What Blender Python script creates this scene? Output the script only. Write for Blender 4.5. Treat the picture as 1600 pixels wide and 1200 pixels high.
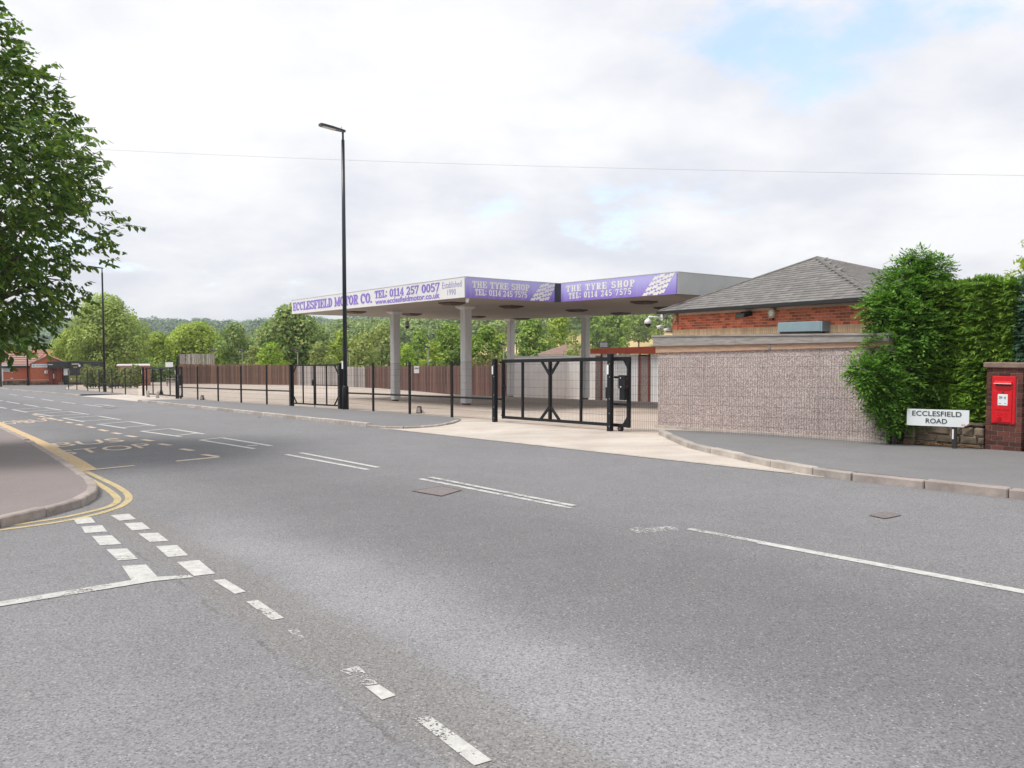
import bpy, math, random
import numpy as np
from mathutils import Vector, Matrix
R = math.radians
rnd = random.Random(7)
S = bpy.context.scene
col = S.collection
for o in list(bpy.data.objects): bpy.data.objects.remove(o, do_unlink=True)

# ------------------------------------------------------------------ camera
F = 1250.0; PITCH = math.atan(59/1250); EYE = 1.6
cam = bpy.data.cameras.new('camera'); cam.sensor_width = 36; cam.lens = 36*F/1600
cam.clip_start = .05; cam.clip_end = 6000
co = bpy.data.objects.new('camera', cam); col.objects.link(co)
co.location = (0, 0, EYE); co.rotation_euler = (math.pi/2-PITCH, 0, 0)
S.camera = co
S.render.resolution_x = 1024; S.render.resolution_y = 768

# ------------------------------------------------------------------ sky, sun, exposure
SUN_AZ = (-.965, -.26); SUN_EL = R(59)
w = bpy.data.worlds.new('World'); S.world = w; w.use_nodes = True
nt = w.node_tree; nt.nodes.clear()
def N(tree, typ, **kw):
    n = tree.nodes.new(typ)
    for k, v in kw.items():
        if k.startswith('i_'):
            key = k[2:]; n.inputs[int(key) if key.isdigit() else key.replace('_', ' ')].default_value = v
        else: setattr(n, k, v)
    return n
def lk(tree, a, b): tree.links.new(a, b)
out = N(nt, 'ShaderNodeOutputWorld'); bg = N(nt, 'ShaderNodeBackground', i_Strength=.1)
sky = N(nt, 'ShaderNodeTexSky', sky_type='NISHITA', sun_disc=False, sun_elevation=SUN_EL,
        sun_rotation=math.atan2(SUN_AZ[0], SUN_AZ[1]), dust_density=1.5)
tc = N(nt, 'ShaderNodeTexCoord'); sep = N(nt, 'ShaderNodeSeparateXYZ'); lk(nt, tc.outputs['Generated'], sep.inputs[0])
def M(tree, op, a, b=None, c=None):
    n = N(tree, 'ShaderNodeMath', operation=op)
    for i, x in enumerate((a, b, c)):
        if x is None: continue
        if isinstance(x, (int, float)): n.inputs[i].default_value = x
        else: lk(tree, x, n.inputs[i])
    return n.outputs[0]
zz = M(nt, 'ADD', M(nt, 'MAXIMUM', sep.outputs[2], 0.0), .30)
cx = M(nt, 'DIVIDE', sep.outputs[0], zz); cy = M(nt, 'DIVIDE', sep.outputs[1], zz)
cmb = N(nt, 'ShaderNodeCombineXYZ'); lk(nt, cx, cmb.inputs[0]); lk(nt, cy, cmb.inputs[1])
cmb.inputs[2].default_value = 3.7
n1 = N(nt, 'ShaderNodeTexNoise', i_Scale=2.3, i_Detail=9.0, i_Roughness=.60, i_Distortion=.1); lk(nt, cmb.outputs[0], n1.inputs['Vector'])
n2 = N(nt, 'ShaderNodeTexNoise', i_Scale=2.2, i_Detail=8.0, i_Roughness=.55, i_Distortion=.1); lk(nt, cmb.outputs[0], n2.inputs['Vector'])
# break in the cloud deck, upper right of the view
dv = N(nt, 'ShaderNodeVectorMath', operation='DISTANCE'); lk(nt, cmb.outputs[0], dv.inputs[0])
_d = Vector(((1215-800)/F, 1, (541-80)/F)).normalized(); _k = _d.z+.30
dv.inputs[1].default_value = (_d.x/_k, _d.y/_k, 3.7)
hole = N(nt, 'ShaderNodeMapRange', i_1=.0, i_2=.30, i_3=-.26, i_4=0.02); lk(nt, dv.outputs['Value'], hole.inputs[0])
cov = M(nt, 'ADD', n1.outputs[0], hole.outputs[0])
dens = N(nt, 'ShaderNodeMapRange', interpolation_type='SMOOTHSTEP', i_1=.26, i_2=.43, i_3=.25, i_4=1.0); lk(nt, cov, dens.inputs[0])
cr = N(nt, 'ShaderNodeValToRGB'); lk(nt, n2.outputs[0], cr.inputs[0])
el = cr.color_ramp.elements
el[0].position = .36; el[0].color = (.70, .722, .785, 1); el[1].position = .60; el[1].color = (.895, .90, .915, 1)
sc = N(nt, 'ShaderNodeVectorMath', operation='SCALE'); lk(nt, cr.outputs[0], sc.inputs[0]); sc.inputs['Scale'].default_value = 8.7
skyb = N(nt, 'ShaderNodeVectorMath', operation='SCALE'); lk(nt, sky.outputs[0], skyb.inputs[0]); skyb.inputs['Scale'].default_value = 2.5
mx = N(nt, 'ShaderNodeMix', data_type='RGBA'); lk(nt, dens.outputs[0], mx.inputs[0]); lk(nt, skyb.outputs[0], mx.inputs[6]); lk(nt, sc.outputs[0], mx.inputs[7])
lk(nt, mx.outputs[2], bg.inputs[0]); lk(nt, bg.outputs[0], out.inputs[0])
sl = bpy.data.lights.new('sun', 'SUN'); sl.energy = 2.3; sl.angle = R(20); sl.color = (1, .95, .88)
so = bpy.data.objects.new('sun', sl); col.objects.link(so); so.location = (-30, -10, 60)
sdir = Vector((SUN_AZ[0]*math.cos(SUN_EL), SUN_AZ[1]*math.cos(SUN_EL), math.sin(SUN_EL)))
so.rotation_euler = sdir.to_track_quat('Z', 'Y').to_euler()
vs = S.view_settings; vs.view_transform = 'Standard'; vs.look = 'None'; vs.gamma = 1; vs.exposure = .42; vs.use_curve_mapping = False

# ------------------------------------------------------------------ ground model
SD = (-.617, .787); TD = (.787, .617); RZ = math.atan2(-.787, .617)   # s runs down the road, t across it
def st(x, y): return (SD[0]*x+SD[1]*y, TD[0]*x+TD[1]*y)
def xy(s, t): return (SD[0]*s+TD[0]*t, SD[1]*s+TD[1]*t)
def smooth(a, b, x):
    k = min(1, max(0, (x-a)/(b-a))); return k*k*(3-2*k)
def gst(s, t):
    z = -.027*min(s, 80)-.018*max(0, min(s, 140)-80)
    z = max(z, -.027*80-1.1)
    if s < -60: z = .027*60
    return z-.018*max(0, min(t, 34)-13.5)*(1-.6*smooth(45, 80, s))-.45*smooth(27, 34, t)*(1-smooth(45, 62, s))
def gz(x, y): return gst(*st(x, y))
def G3(s, t, dz=0):
    x, y = xy(s, t); return Vector((x, y, gst(s, t)+dz))
CP, SP = math.cos(PITCH), math.sin(PITCH)
def ray(px, py):
    a = (px-800)/F; b = (600-py)/F
    return Vector((a, CP+b*SP, -SP+b*CP))
def at(px, py, dz=0.0):
    d = ray(px, py); lo, hi = .5, 300.0
    for _ in range(50):
        m = (lo+hi)/2
        if EYE+d.z*m > gz(d.x*m, d.y*m)+dz: lo = m
        else: hi = m
    return Vector((d.x*lo, d.y*lo, gz(d.x*lo, d.y*lo)+dz))
def onz(px, py, z):
    d = ray(px, py); k = (z-EYE)/d.z; return Vector((d.x*k, d.y*k, z))
def onY(px, py, Y):
    d = ray(px, py); k = Y/d.y; return Vector((d.x*k, Y, EYE+d.z*k))
def s_at(px, t, py=600):
    d = ray(px, py); k = t/(TD[0]*d.x+TD[1]*d.y); return st(d.x*k, d.y*k)[0]

# ------------------------------------------------------------------ materials
def new_mat(name):
    m = bpy.data.materials.new(name); m.use_nodes = True
    t = m.node_tree; t.nodes.clear()
    o = N(t, 'ShaderNodeOutputMaterial'); b = N(t, 'ShaderNodeBsdfPrincipled'); lk(t, b.outputs[0], o.inputs[0])
    return m, t, b, o
def ramp(t, fac, stops):
    c = N(t, 'ShaderNodeValToRGB'); lk(t, fac, c.inputs[0]); e = c.color_ramp.elements
    while len(e) < len(stops): e.new(.5)
    for q, (p, cc) in zip(e, stops): q.position = p; q.color = (*cc, 1)
    return c.outputs[0]
def mixc(t, fac, a, b, mode='MIX'):
    n = N(t, 'ShaderNodeMix', data_type='RGBA', blend_type=mode)
    for i, x in ((0, fac), (6, a), (7, b)):
        if isinstance(x, (int, float)): n.inputs[i].default_value = x
        elif isinstance(x, tuple): n.inputs[i].default_value = (*x, 1)
        else: lk(t, x, n.inputs[i])
    return n.outputs[2]
def noise(t, scale, detail=4.0, rough=.55, vec=None, dist=0.0):
    n = N(t, 'ShaderNodeTexNoise', i_Scale=scale, i_Detail=detail, i_Roughness=rough, i_Distortion=dist)
    if vec is not None: lk(t, vec, n.inputs['Vector'])
    return n.outputs[0]
def coords(t, scale=None):
    c = N(t, 'ShaderNodeTexCoord').outputs['Object']
    if scale:
        m = N(t, 'ShaderNodeMapping'); m.inputs['Scale'].default_value = scale; lk(t, c, m.inputs[0]); c = m.outputs[0]
    return c
def bump(t, b, h, strength=.3, dist=.01):
    n = N(t, 'ShaderNodeBump', i_Strength=strength, i_Distance=dist); lk(t, h, n.inputs['Height']); lk(t, n.outputs[0], b.inputs['Normal'])
def plain(name, c, rough=.6, var=.12, scale=6.0, metal=0.0, rndv=0.0, bmp=.0, spec=.5, stretch=None):
    """colour with uneven grime, per-object variation and fine relief"""
    m, t, b, o = new_mat(name)
    v = coords(t, stretch)
    f = noise(t, scale, 6.0, .6, v)
    lo = tuple(x*(1-var) for x in c); hi = tuple(min(1, x*(1+var)) for x in c)
    cc = ramp(t, f, [(.3, lo), (.7, hi)])
    if rndv:
        oi = N(t, 'ShaderNodeObjectInfo')
        cc = mixc(t, 1.0, cc, ramp(t, oi.outputs['Random'], [(0, (1-rndv,)*3), (1, (1+rndv*.6,)*3)]), 'MULTIPLY')
    lk(t, cc, b.inputs['Base Color']); b.inputs['Roughness'].default_value = rough; b.inputs['Metallic'].default_value = metal
    b.inputs['Specular IOR Level'].default_value = spec
    if bmp: bump(t, b, noise(t, scale*6, 4.0, .6, v), bmp, .01)
    return m
def leafmat(name, c1, c2, c3, trans=.32, clump=.9):
    m, t, b, o = new_mat(name)
    g = N(t, 'ShaderNodeNewGeometry')
    cc = ramp(t, g.outputs['Random Per Island'], [(0, c1), (.55, c2), (1, c3)])
    v = coords(t)
    k = ramp(t, noise(t, clump, 2.0, .5, v), [(.32, (.72, .72, .72)), (.68, (1.18, 1.15, 1.05))])
    cc = mixc(t, 1.0, cc, k, 'MULTIPLY')
    lk(t, cc, b.inputs['Base Color']); b.inputs['Roughness'].default_value = .55; b.inputs['Specular IOR Level'].default_value = .22
    tr = N(t, 'ShaderNodeBsdfTranslucent'); lk(t, mixc(t, 1.0, cc, (1.1, 1.25, .6), 'MULTIPLY'), tr.inputs[0])
    ms = N(t, 'ShaderNodeMixShader', i_0=trans); lk(t, b.outputs[0], ms.inputs[1]); lk(t, tr.outputs[0], ms.inputs[2]); lk(t, ms.outputs[0], o.inputs[0])
    return m
def asphalt(name, base, tint, worn=True, speck=1.0):
    m, t, b, o = new_mat(name); v = coords(t)
    c = tuple(base*x for x in tint)
    big = noise(t, .35, 4.0, .55, v, .4); mid = noise(t, 2.2, 5.0, .6, v)
    fine = noise(t, 62.0, 4.0, .8, v)
    vo = N(t, 'ShaderNodeTexVoronoi', i_Scale=120.0); lk(t, v, vo.inputs['Vector'])
    chip = N(t, 'ShaderNodeSeparateColor'); lk(t, vo.outputs['Color'], chip.inputs[0])
    cc = ramp(t, big, [(.3, tuple(x*.95 for x in c)), (.7, tuple(x*1.05 for x in c))])
    cc = mixc(t, 1.0, cc, ramp(t, mid, [(.25, (.94,)*3), (.75, (1.06,)*3)]), 'MULTIPLY')
    if worn:   # polished, dust-paled strips: beside the channel of the junction and along the wheel tracks
        sp = N(t, 'ShaderNodeSeparateXYZ'); lk(t, v, sp.inputs[0])
        ss = M(t, 'ADD', M(t, 'MULTIPLY', sp.outputs[0], SD[0]), M(t, 'MULTIPLY', sp.outputs[1], SD[1]))
        tt = M(t, 'ADD', M(t, 'MULTIPLY', sp.outputs[0], TD[0]), M(t, 'MULTIPLY', sp.outputs[1], TD[1]))
        tw = M(t, 'ADD', tt, M(t, 'MULTIPLY', M(t, 'SUBTRACT', noise(t, .5, 3.0, .5, v), .5), 1.3))
        def band(cen, wid, amp, x=tw):
            q = M(t, 'DIVIDE', M(t, 'SUBTRACT', x, cen), wid)
            return M(t, 'MULTIPLY', M(t, 'POWER', 2.718, M(t, 'MULTIPLY', M(t, 'MULTIPLY', q, q), -1.0)), amp)
        near = N(t, 'ShaderNodeMapRange', interpolation_type='SMOOTHSTEP', i_1=10.0, i_2=6.5, i_3=0.0, i_4=1.0); lk(t, ss, near.inputs[0])
        tot = M(t, 'MULTIPLY', M(t, 'ADD', band(2.6, .42, .32), band(.1, 1.5, .18)), near.outputs[0])
        tot = M(t, 'ADD', tot, M(t, 'ADD', band(8.4, 1.6, .04), M(t, 'ADD', band(4.6, 1.2, -.17), band(3.6, .5, -.05))))
        gain = N(t, 'ShaderNodeCombineColor')
        one = M(t, 'ADD', tot, 1.0)
        for i in range(3): lk(t, one, gain.inputs[i])
        cc = mixc(t, 1.0, cc, gain.outputs[0], 'MULTIPLY')
        # darker sealed trench along the channel line
        tr = M(t, 'ADD', tt, M(t, 'MULTIPLY', M(t, 'SUBTRACT', noise(t, 3.0, 2.0, .5, v), .5), .12))
        dk = N(t, 'ShaderNodeMapRange', interpolation_type='SMOOTHSTEP', i_1=.32, i_2=.2, i_3=0.0, i_4=1.0)
        lk(t, M(t, 'ABSOLUTE', M(t, 'SUBTRACT', tr, 1.98)), dk.inputs[0])
        cc = mixc(t, M(t, 'MULTIPLY', dk.outputs[0], .38), cc, tuple(base*.95*x for x in (1.06, 1.0, .9)))
    if worn:   # brown open seam beside the trench
        sm2 = N(t, 'ShaderNodeMapRange', interpolation_type='SMOOTHSTEP', i_1=.022, i_2=.006, i_3=0.0, i_4=1.0); lk(t, M(t, 'ABSOLUTE', M(t, 'SUBTRACT', tr, 1.68)), sm2.inputs[0])
        br_ = N(t, 'ShaderNodeMapRange', i_1=.45, i_2=.6, i_3=0.0, i_4=.35); lk(t, noise(t, 2.5, 3.0, .6, v), br_.inputs[0])
        cc = mixc(t, M(t, 'MULTIPLY', M(t, 'MULTIPLY', sm2.outputs[0], br_.outputs[0]), near.outputs[0]), cc, (.085, .06, .05))
        oil = N(t, 'ShaderNodeMapRange', interpolation_type='SMOOTHSTEP', i_1=.70, i_2=.78, i_3=0.0, i_4=.16); lk(t, noise(t, 1.1, 5.0, .62, v), oil.inputs[0])
        cc = mixc(t, oil.outputs[0], cc, (.09, .088, .09))
    cc = mixc(t, 1.0, cc, ramp(t, fine, [(.28, (1-.5*speck,)*3), (.5, (1.0,)*3), (.72, (1+.5*speck,)*3)]), 'MULTIPLY')
    lightchip = N(t, 'ShaderNodeMapRange', i_1=.95, i_2=1.0, i_3=0.0, i_4=.5*speck); lk(t, chip.outputs[0], lightchip.inputs[0])
    cc = mixc(t, lightchip.outputs[0], cc, (.55, .53, .5))
    darkchip = N(t, 'ShaderNodeMapRange', i_1=.80, i_2=.95, i_3=0.0, i_4=.5*speck); lk(t, chip.outputs[1], darkchip.inputs[0])
    cc = mixc(t, darkchip.outputs[0], cc, (.04, .04, .043))
    lk(t, cc, b.inputs['Base Color']); b.inputs['Roughness'].default_value = .85; b.inputs['Specular IOR Level'].default_value = .25
    bump(t, b, fine, .5, .006)
    return m
def paint(name, c, thr=.36, under=.35):
    """road paint with worn holes that let the asphalt show"""
    m, t, b, o = new_mat(name); v = coords(t)
    a = noise(t, 5.0, 3.0, .6, v); f = noise(t, 55.0, 3.0, .7, v)
    k = M(t, 'ADD', M(t, 'MULTIPLY', a, .45), M(t, 'MULTIPLY', f, .55))
    hole = N(t, 'ShaderNodeMapRange', interpolation_type='SMOOTHSTEP', i_1=thr-.03, i_2=thr+.04, i_3=0.0, i_4=1.0); lk(t, k, hole.inputs[0])
    cc = mixc(t, 1.0, (c[0], c[1], c[2]), ramp(t, noise(t, 14.0, 6.0, .75, v), [(.3, (.68,)*3), (.7, (1.1,)*3)]), 'MULTIPLY')
    lk(t, cc, b.inputs['Base Color']); b.inputs['Roughness'].default_value = .7
    tr = N(t, 'ShaderNodeBsdfTransparent'); ms = N(t, 'ShaderNodeMixShader')
    lk(t, hole.outputs[0], ms.inputs[0]); lk(t, tr.outputs[0], ms.inputs[1]); lk(t, b.outputs[0], ms.inputs[2]); lk(t, ms.outputs[0], o.inputs[0])
    bump(t, b, f, .3, .004)
    return m
def pebble(name, tone=1.0, sc_=38.0):
    m, t, b, o = new_mat(name); v = coords(t)
    vo = N(t, 'ShaderNodeTexVoronoi', i_Scale=sc_); lk(t, v, vo.inputs['Vector'])
    s_ = N(t, 'ShaderNodeSeparateColor'); lk(t, vo.outputs['Color'], s_.inputs[0])
    cc = ramp(t, s_.outputs[0], [(0, (.27*tone, .19*tone, .175*tone)), (.3, (.40*tone, .32*tone, .30*tone)), (.6, (.50*tone, .43*tone, .415*tone)), (1, (.66*tone, .60*tone, .58*tone))])
    cc = mixc(t, 1.0, cc, ramp(t, noise(t, 1.2, 5.0, .6, v), [(.3, (.82,)*3), (.7, (1.1,)*3)]), 'MULTIPLY')
    cc = mixc(t, M(t, 'MULTIPLY', vo.outputs['Distance'], .9), cc, (.2, .16, .15))
    lk(t, cc, b.inputs['Base Color']); b.inputs['Roughness'].default_value = .85
    bump(t, b, vo.outputs['Distance'], -.8, .012)
    return m
def concrete(name, c, joints=None):
    m, t, b, o = new_mat(name); v = coords(t)
    mp = N(t, 'ShaderNodeMapping'); mp.inputs['Rotation'].default_value = (0, 0, -RZ); mp.inputs['Scale'].default_value = (.12, .9, 1); lk(t, v, mp.inputs[0])
    cc = ramp(t, noise(t, 1.0, 6.0, .6, mp.outputs[0]), [(.3, tuple(x*.8 for x in c)), (.55, c), (.75, tuple(min(1, x*1.12) for x in c))])
    cc = mixc(t, 1.0, cc, ramp(t, noise(t, .9, 5.0, .6, v, .5), [(.3, (.86, .83, .8)), (.6, (1.03, 1.03, 1.03))]), 'MULTIPLY')
    cc = mixc(t, 1.0, cc, ramp(t, noise(t, 40.0, 3.0, .7, v), [(.3, (.88,)*3), (.7, (1.1,)*3)]), 'MULTIPLY')
    if joints:
        r2 = N(t, 'ShaderNodeMapping'); r2.inputs['Rotation'].default_value = (0, 0, -RZ); lk(t, v, r2.inputs[0])
        br = N(t, 'ShaderNodeTexBrick', offset=.0, i_Scale=1.0, i_Mortar_Size=.025, i_Brick_Width=joints[0], i_Row_Height=joints[1]); lk(t, r2.outputs[0], br.inputs['Vector'])
        cc = mixc(t, M(t, 'MULTIPLY', br.outputs['Fac'], .55), cc, tuple(x*.5 for x in c))
    lk(t, cc, b.inputs['Base Color']); b.inputs['Roughness'].default_value = .85; b.inputs['Specular IOR Level'].default_value = .25
    bump(t, b, noise(t, 30.0, 4.0, .6, v), .25, .008)
    return m
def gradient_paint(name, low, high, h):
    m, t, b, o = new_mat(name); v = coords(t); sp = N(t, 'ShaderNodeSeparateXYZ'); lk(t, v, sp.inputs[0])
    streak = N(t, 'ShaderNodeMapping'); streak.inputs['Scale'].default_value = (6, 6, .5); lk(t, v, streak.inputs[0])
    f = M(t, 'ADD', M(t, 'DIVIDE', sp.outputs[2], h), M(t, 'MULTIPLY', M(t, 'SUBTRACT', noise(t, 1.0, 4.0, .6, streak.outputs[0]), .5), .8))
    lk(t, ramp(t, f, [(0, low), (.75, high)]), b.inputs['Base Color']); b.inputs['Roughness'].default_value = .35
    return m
def brickmat(name, c1, c2, mortar):
    m, t, b, o = new_mat(name); v = coords(t)
    cmbn = N(t, 'ShaderNodeCombineXYZ'); sp = N(t, 'ShaderNodeSeparateXYZ'); lk(t, v, sp.inputs[0])
    lk(t, M(t, 'ADD', sp.outputs[0], sp.outputs[1]), cmbn.inputs[0]); lk(t, sp.outputs[2], cmbn.inputs[1])
    br = N(t, 'ShaderNodeTexBrick', i_Scale=1.0, i_Mortar_Size=.006, i_Brick_Width=.225, i_Row_Height=.075, i_Color1=(*c1, 1), i_Color2=(*c2, 1), i_Mortar=(*mortar, 1))
    lk(t, cmbn.outputs[0], br.inputs['Vector']); lk(t, br.outputs[0], b.inputs['Base Color']); b.inputs['Roughness'].default_value = .8
    bump(t, b, br.outputs['Fac'], -.5, .006)
    return m
MT = {}
MT['road'] = asphalt('road_asphalt', .204, (1.0, .99, 1.02))
MT['pave'] = asphalt('pavement_asphalt', .20, (1.0, .99, 1.0), False, .45)
MT['pave_red'] = asphalt('red_grey_pavement', .21, (1.13, .97, .94), False, .45)
MT['yard'] = concrete('yard_concrete', (.54, .465, .40), (9.0, 4.5))
MT['apron'] = concrete('apron_concrete', (.56, .505, .45))
MT['kerb'] = plain('kerb_concrete', (.40, .36, .325), .85, .25, 5, rndv=.22, bmp=.4)
MT['kerb_pink'] = plain('kerb_pinkish', (.35, .30, .275), .85, .25, 5, rndv=.15, bmp=.4)
MT['wpaint'] = paint('white_road_paint', (.56, .555, .53), .385)
MT['wworn'] = paint('worn_white_road_paint', (.54, .535, .515), .51)
MT['wmid'] = paint('rubbed_white_road_paint', (.55, .545, .52), .445)
MT['ypaint'] = paint('faded_yellow_paint', (.55, .44, .23), .39)
MT['ybus'] = paint('faded_bus_bay_paint', (.62, .49, .37), .35)
MT['ybox'] = paint('thick_yellow_paint', (.62, .44, .23), .34)
MT['black'] = plain('black_powder_coat', (.010, .011, .014), .5, .3, 9, spec=.3)
MT['blackpost'] = plain('black_post_paint', (.012, .012, .014), .5, .3, 9, spec=.3)
MT['lampblue'] = plain('dark_blue_black_paint', (.012, .02, .03), .33, .3, 4)
MT['wire'] = plain('dark_wire', (.03, .03, .032), .5)
MT['steel'] = plain('galvanised_steel', (.42, .43, .44), .45, .15, 12, .6)
MT['cable'] = plain('pale_cable', (.55, .55, .56), .6)
MT['white'] = plain('white_plastic', (.78, .78, .78), .35, .04)
MT['lens'] = plain('lamp_lens', (.55, .53, .48), .2, .1)
MT['darkglass'] = plain('dark_dome_glass', (.01, .01, .012), .08, .1)
MT['rust'] = plain('rusty_brown_metal', (.12, .06, .035), .8, .4, 14, bmp=.3)
MT['fascia_white'] = plain('white_sign_panel', (.76, .755, .75), .35, .04, 2.5)
MT['fascia_grey'] = plain('grey_fascia_panel', (.48, .48, .47), .45, .08, 1.5)
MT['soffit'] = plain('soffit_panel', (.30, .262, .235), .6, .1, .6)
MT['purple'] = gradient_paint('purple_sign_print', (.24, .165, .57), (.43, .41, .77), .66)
MT['ltr_purple'] = plain('purple_vinyl', (.245, .15, .60), .35, .18, 3)
MT['ltr_white'] = plain('white_vinyl', (.78, .77, .75), .4, .05, 8)
MT['ltr_lilac'] = plain('lilac_vinyl', (.32, .27, .56), .4, .1, 3)
MT['navy'] = plain('navy_black_corner', (.02, .022, .04), .4, .2)
MT['column'] = plain('column_paint', (.60, .61, .62), .55, .12, 1.6, bmp=.08, stretch=(5, 5, .8))
MT['soffit_lamp'] = plain('brown_lamp_box', (.085, .055, .04), .6, .3, 8)
MT['peb'] = pebble('pebbledash', 1.38, 55.0)
MT['pebpier'] = pebble('pebbledash_pier', .8, 45)
MT['timber_grey'] = plain('weathered_grey_timber', (.30, .275, .26), .85, .3, 3, bmp=.4, stretch=(1, 8, 8))
MT['timber_tan'] = plain('tan_timber', (.46, .30, .21), .85, .25, 3, bmp=.4, stretch=(1, 8, 8))
MT['felt'] = plain('roof_felt', (.13, .13, .13), .9, .2, 4)
MT['brick'] = plain('orange_red_brick', (.62, .155, .072), .85, .2, 18, rndv=.5, bmp=.4)
MT['mortar'] = plain('mortar', (.62, .46, .34), .9, .15, 20, bmp=.3)
MT['soldier'] = plain('buff_brick', (.55, .40, .25), .85, .15, 15, rndv=.18, bmp=.3)
MT['brickwall'] = brickmat('brickwork', (.36, .085, .045), (.22, .06, .04), (.42, .33, .26))
MT['brick_far'] = brickmat('far_brickwork', (.50, .135, .065), (.42, .105, .05), (.48, .2, .12))
MT['slate'] = plain('stone_slate', (.19, .18, .172), .8, .22, 10, rndv=.22, bmp=.4)
MT['slate_base'] = plain('slate_underlay', (.12, .115, .11), .9, .2, 5)
MT['gutter'] = plain('black_gutter', (.012, .012, .014), .35, .2)
MT['redwood'] = plain('red_brown_timber', (.26, .045, .02), .6, .2, 3, stretch=(1, 6, 6))
MT['door_white'] = plain('white_garage_door', (.84, .85, .86), .5, .04, 3)
MT['render_white'] = plain('white_render', (.80, .775, .76), .8, .08, 1.2, bmp=.15)
MT['pbrick'] = plain('dark_red_brick', (.105, .032, .023), .8, .3, 14, rndv=.6, bmp=.5)
MT['pmortar'] = plain('pale_lime_mortar', (.34, .27, .23), .9, .2, 20)
MT['cap'] = plain('stone_cap', (.22, .155, .125), .85, .25, 9, bmp=.5)
MT['red'] = plain('post_box_red', (.62, .004, .012), .28, .08, 6)
MT['stone'] = plain('sandstone_block', (.17, .135, .095), .9, .4, 7, rndv=.5, bmp=.8)
MT['sign'] = plain('street_sign_white', (.74, .78, .80), .35, .04, 4)
MT['ltr_black'] = plain('black_lettering', (.02, .025, .025), .5, .1)
MT['ltr_red'] = plain('red_lettering', (.55, .12, .12), .5, .1)
MT['bluegrey'] = plain('pale_blue_metal', (.24, .34, .38), .4, .08, 3)
MT['cast'] = plain('cast_iron_cover', (.19, .165, .165), .6, .3, 30, bmp=.6)
MT['litter'] = plain('dry_leaves', (.30, .15, .06), .9, .4, 30)
MT['bark'] = plain('bark', (.10, .075, .055), .9, .35, 8, bmp=.7, stretch=(1, 1, .25))
MT['bark_pale'] = plain('pale_bark', (.27, .22, .16), .9, .3, 3)
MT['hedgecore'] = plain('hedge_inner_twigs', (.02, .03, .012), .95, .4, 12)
for nm, c in (('wood_brown', (.165, .09, .063)), ('wood_red', (.15, .083, .068)), ('wood_grey', (.36, .32, .305))):
    MT[nm] = plain(nm+'_fence', c, .9, .45, 3.5, rndv=.45, bmp=.4, stretch=(6, 6, .7))
MT['tile_pink'] = plain('pinkish_roof_tile', (.40, .25, .21), .85, .25, 1.5, bmp=.2, stretch=(.4, 1, 5))
MT['tile_red'] = plain('red_roof_tile', (.38, .10, .05), .85, .2, 2)
MT['tile_brown'] = plain('brown_roof_tile', (.25, .155, .125), .85, .18, 2)
MT['olive'] = plain('olive_green_board', (.27, .26, .035), .5, .06)
MT['lime'] = plain('lime_mark', (.30, .55, .12), .5, .06)
MT['shopblack'] = plain('charcoal_fascia', (.025, .027, .027), .5, .25, 2)
MT['maroon'] = plain('maroon_paint', (.17, .025, .018), .5, .15)
MT['grey_bollard'] = plain('pale_concrete_bollard', (.48, .44, .40), .85, .15, 9)
L_ = lambda n, a, b, c, **k: MT.__setitem__(n, leafmat(n, a, b, c, **k))
L_('lf_cherry', (.07, .135, .05), (.12, .215, .055), (.28, .38, .06), clump=.7, trans=.38)
L_('lf_willow', (0.269, 0.357, 0.089), (0.375, 0.484, 0.138), (0.536, 0.626, 0.211), clump=.35)
L_('lf_lime', (0.253, 0.356, 0.047), (0.373, 0.484, 0.068), (0.507, 0.584, 0.122), clump=.3)
L_('lf_bright', (0.236, 0.398, 0.037), (0.348, 0.510, 0.056), (0.472, 0.597, 0.099), clump=.4)
L_('lf_syc', (0.148, 0.252, 0.067), (0.242, 0.363, 0.106), (0.463, 0.485, 0.193), clump=.4)
L_('lf_oak', (0.144, 0.245, 0.045), (0.244, 0.376, 0.072), (0.443, 0.546, 0.127), clump=.35)
L_('lf_pale', (0.242, 0.328, 0.095), (0.356, 0.427, 0.136), (0.513, 0.527, 0.217), clump=.4)
L_('lf_bramble', (0.156, 0.180, 0.060), (0.264, 0.240, 0.096), (0.360, 0.240, 0.156), clump=1.2)
L_('lf_ash', (0.069, 0.170, 0.030), (0.131, 0.285, 0.049), (0.262, 0.446, 0.078), clump=1.2, trans=.35)
L_('lf_conifer', (0.065, 0.160, 0.020), (0.133, 0.265, 0.029), (0.280, 0.425, 0.060), clump=1.6, trans=.25)
L_('lf_blue', (0.047, 0.117, 0.070), (0.086, 0.187, 0.117), (0.140, 0.257, 0.172), clump=1.6, trans=.15)
L_('lf_far', (0.163, 0.257, 0.082), (0.251, 0.354, 0.110), (0.398, 0.476, 0.156), clump=.03, trans=.2)
L_('lf_ridge', (0.119, 0.206, 0.120), (0.158, 0.266, 0.140), (0.224, 0.338, 0.170), clump=.012, trans=.15)
L_('lf_bush', (0.117, 0.182, 0.052), (0.195, 0.260, 0.072), (0.338, 0.286, 0.117), clump=.5)
L_('lf_grass', (.09, .15, .03), (.14, .22, .05), (.22, .27, .08))
# terrain: rough green with dry straw fields on the slope
def terrain_mat():
    m, t, b, o = new_mat('meadow'); v = coords(t)
    a = N(t, 'ShaderNodeAttribute', attribute_name='field')
    g = ramp(t, noise(t, .05, 6.0, .6, v), [(.3, (.06, .10, .025)), (.7, (.12, .17, .045))])
    f = ramp(t, noise(t, .08, 6.0, .6, v), [(.3, (.46, .34, .17)), (.7, (.62, .48, .26))])
    lk(t, mixc(t, a.outputs['Fac'], g, f), b.inputs['Base Color']); b.inputs['Roughness'].default_value = .95; b.inputs['Specular IOR Level'].default_value = .1
    return m
MT['terrain'] = terrain_mat()

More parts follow.
